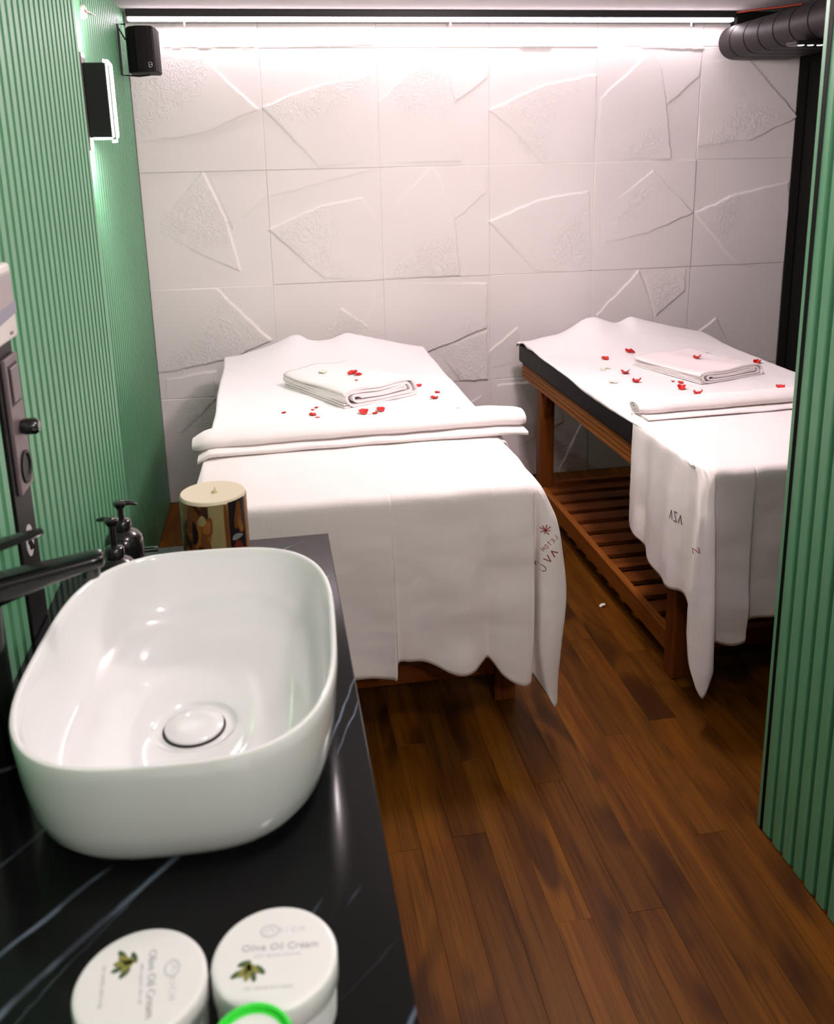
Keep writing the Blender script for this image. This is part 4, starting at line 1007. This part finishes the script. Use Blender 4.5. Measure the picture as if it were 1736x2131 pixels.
# ------------------------------------------------------------------ folded towels
def folded(loc, ang, length, width, height, label, seed):
    """length along local y (towards back), cross-section in local x-z"""
    t = thing('folded_towel', label, 'towel', loc, 'folded towels on the massage tables'); t.rotation_euler = (0, 0, ang)
    th = height/6.2
    # centre line of the coiled cloth in x-z: layers joined by end loops
    zs_ = [.5, 1.55, 2.6, 3.65, 4.7, 5.7]
    path = []
    def arc(cx, cz, r, a0, a1, n=8): return [(cx+r*math.cos(a0+(a1-a0)*k/n), cz+r*math.sin(a0+(a1-a0)*k/n)) for k in range(n+1)]
    w = width
    z = [v*th for v in zs_]
    path += [(.05, z[2]+.3*th), (w*.5, z[2]+.2*th), (w-.030, z[2]+.4*th)]
    path += arc(w-.026, (z[3]+z[2])/2+.3*th, (z[3]-z[2])/2, -PI/2, PI/2)
    path += [(w*.6, z[3]), (w*.3, z[3]-.2*th), (.035, z[3])]
    path += arc(.030, (z[3]+z[1])/2, (z[3]-z[1])/2, PI/2, 1.5*PI)
    path += [(w*.4, z[1]), (w-.018, z[1])]
    path += arc(w-.016, (z[1]+z[4])/2, (z[4]-z[1])/2, -PI/2, PI/2)
    path += [(w*.6, z[4]+.1*th), (w*.3, z[4]-.1*th), (.018, z[4])]
    path += arc(.014, (z[4]+z[0])/2, (z[4]-z[0])/2, PI/2, 1.5*PI)
    path += [(w*.5, z[0]), (w-.006, z[0])]
    path += arc(w-.004, (z[0]+z[5])/2, (z[5]-z[0])/2, -PI/2, PI/2, 12)
    path += [(w*.6, z[5]+.15*th), (w*.25, z[5]-.1*th), (0, z[5]-.2*th), (-.010, z[5]-1.4*th)]
    V = [Vector((a, 0, b)) for a, b in path]; V = resample(chaikin(V, 2), 240)
    def off(P, d):
        out = []
        for i, p in enumerate(P):
            tg = (P[min(i+1, len(P)-1)]-P[max(i-1, 0)]).normalized(); out.append((p.x-tg.z*d, p.z+tg.x*d))
        return out
    o1 = off(V, th*.40); o2 = off(V, -th*.40)[::-1]
    rings = []
    for k in range(25):
        s = k/24; y = length*(s-0); sag = .003*math.sin(s*5+seed)-.004*math.sin(PI*s)
        rings.append([(a+.006*math.sin(s*7+b*90+seed)+.004*math.sin(s*3+seed*2), y+(b/height-.5)*.010*(1 if k == 0 else (-1 if k == 24 else 0)), max(.0006, b*(1+.10*math.sin(a/width*PI*2.2+s*4+seed)*math.sin(PI*min(1, max(0, a/width))))+sag*(b/height))) for a, b in o1+o2])
    bm = NB(); loft(bm, rings); bmesh.ops.recalc_face_normals(bm, faces=bm.faces[:])
    me = bpy.data.meshes.new('coiled_cloth'); bm.to_mesh(me); bm.free(); me.materials.append(M['towel']); me.shade_smooth()
    for p in me.polygons:
        if len(p.vertices) > 4: p.use_smooth = False
    o = bpy.data.objects.new('coiled_cloth', me); C.objects.link(o); o.parent = t
    # flat selvedge layers on the left side
    bm = NB()
    for q in range(4): box(bm, -.016+.002*q, .01, .004*q, length-.004*q, .001+q*th*.85, .001+q*th*.85+th*.62, .0015, 2)
    me = bpy.data.meshes.new('selvedge_layers'); bm.to_mesh(me); bm.free(); me.materials.append(M['towel'])
    o = bpy.data.objects.new('selvedge_layers', me); C.objects.link(o); o.parent = t
    return t
def top(bv, x, y):
    h = bv.ray_cast(Vector((x, y, 1.3)), Vector((0, 0, -1)))
    return h[0].z if h[0] else .72
F1 = (.245, 2.925); a1 = math.atan2(.19, .38)     # length axis runs back-left
folded((F1[0], F1[1], top(bv1, .3, 3.1)+.0015), a1, .43, .262, .062, 'thick folded white towel lying on the table nearer the basin', 1)
F2 = (1.545, 2.945); a2 = math.atan2(.114, .361)
folded((F2[0], F2[1], top(bv2, 1.65, 3.1)+.0015), a2, .375, .285, .040, 'folded white towel lying on the table by the right wall', 2)
bpy.context.view_layer.update()
def top_all(x, y):
    dg = bpy.context.evaluated_depsgraph_get()
    h = SC.ray_cast(dg, Vector((x, y, 1.3)), Vector((0, 0, -1)))
    return (h[1].z, h[2]) if h[0] else (.72, Vector((0, 0, 1)))

# ------------------------------------------------------------------ petals
def petal(x, y, size, label, white=False, curl=1.0, group='scattered rose petals', ang=None, asp=.75):
    z, n = top_all(x, y)
    r = random.Random(int(x*1000)*7+int(y*1000)); ang = r.uniform(0, 6.28) if ang is None else ang
    bm = NB(); nr, nc = 6, 12; P = []
    for i in range(nr+1):
        s = i/nr; row = []
        for k in range(nc+1):
            a = -PI+2*PI*k/nc
            rad = size*(1-.22*math.cos(a)**3)*(1+.10*math.sin(3*a+ang))
            u, v = s*rad*math.cos(a), s*rad*asp*math.sin(a)
            w = curl*(.55*(v/size)**2*size*2.2+.5*max(0, u/size)**2*size*1.4+.10*size*math.sin(5*a)*s*s)
            row.append((u, v, w))
        P.append(row)
    grid_mesh(bm, P); bmesh.ops.remove_doubles(bm, verts=bm.verts, dist=1e-5)
    bmesh.ops.rotate(bm, matrix=Matrix.Rotation(ang, 3, 'Z'), verts=bm.verts)
    bmesh.ops.recalc_face_normals(bm, faces=bm.faces[:])
    zmin = min(v.co.z for v in bm.verts)
    bmesh.ops.translate(bm, vec=(0, 0, -zmin+.0008), verts=bm.verts)
    o = obj('petal', bm, M['petal_white'] if white else M['petal'], smooth=True)
    m = o.modifiers.new('solid', 'SOLIDIFY'); m.thickness = .0006; m.offset = 1
    o.location = (x, y, z); tag(o, label, 'petal', group); return o
near, right = 'on the table nearer the basin', 'on the table by the right wall'
for x, y, s, lb in [
 (.290, 3.177, .020, 'large red petal on top of the thick folded towel'),
 (.302, 3.150, .015, 'red petal just right of the large one on the thick folded towel'),
 (.291, 3.092, .007, 'tiny red petal in front of the large ones on the thick folded towel'),
 (.357, 3.447, .005, 'tiny dark red petal behind the thick folded towel, left of a twin'),
 (.374, 3.425, .005, 'tiny dark red petal behind the thick folded towel, right of a twin'),
 (.532, 3.171, .013, 'red petal just right of the thick folded towel'),
 (.575, 3.056, .010, 'narrow red petal above the curled one near the right table edge'),
 (.552, 2.984, .018, 'curled red petal near the right edge of the table nearer the basin'),
 (.605, 2.820, .008, 'small red petal nearest the right end of the thick roll'),
 (.028, 2.910, .008, 'small red petal farthest left on the table nearer the basin'),
 (.118, 2.869, .013, 'red petal left of the folded towel, largest of its little cluster'),
 (.123, 2.930, .006, 'tiny red petal in the left cluster, the middle one of the three small ones'),
 (.139, 2.957, .007, 'tiny red petal at the back of the left cluster'),
 (.134, 2.824, .010, 'thin dark red petal at the front of the left cluster'),
 (.288, 2.850, .022, 'long red petal at the left of the group in front of the thick folded towel'),
 (.345, 2.862, .019, 'red petal at the right of the group in front of the thick folded towel'),
 (.307, 2.785, .017, 'red petal at the front of the group before the thick folded towel'),
 (.325, 2.830, .010, 'small red petal in the middle of the group before the thick folded towel')]:
    petal(x, y, s, lb, curl=.8)
for x, y, s, lb in [
 (1.348, 3.423, .017, 'flat red petal farthest left '+right),
 (1.482, 3.485, .021, 'pointed red petal just behind the left end of the flat folded towel'),
 (1.636, 3.191, .019, 'upright red petal on top of the flat folded towel'),
 (1.900, 3.200, .019, 'red petal right of the flat folded towel near the wall side'),
 (1.328, 3.158, .022, 'large round red petal left of the flat folded towel'),
 (1.318, 3.026, .021, 'curled red petal in front of the large round one left of the flat towel'),
 (1.452, 3.005, .008, 'small red petal against the left side of the flat folded towel'),
 (1.466, 2.975, .011, 'thin red petal beside the front corner of the flat folded towel'),
 (1.429, 2.890, .020, 'red petal before the flat folded towel, left one of a pair'),
 (1.452, 2.812, .021, 'curved red petal before the flat folded towel, right one of a pair'),
 (1.764, 2.816, .018, 'red petal nearest the green partition '+right)]:
    petal(x, y, s, lb, curl=1.1)
for x, y, s, lb in [(1.272, 3.242, .016, 'pale white petal behind the large round red petal'), (1.300, 3.262, .013, 'pale white petal just right of another pale one, left of the flat towel'),
                    (1.234, 3.046, .017, 'pale greenish petal left of the curled red petal near the table edge'), (1.800, 3.430, .010, 'pale petal behind the flat folded towel'),
                    (1.77, 3.46, .018, 'flat pale petal lying behind the flat folded towel, left one'), (.18, 3.25, .018, 'white petal on the left part of the thick folded towel')]:
    petal(x, y, s, lb, True, .4)
petal(1.086, 2.700, .011, 'small white petal lying on the floor between the tables', True, 1.2, 'petals on the floor')
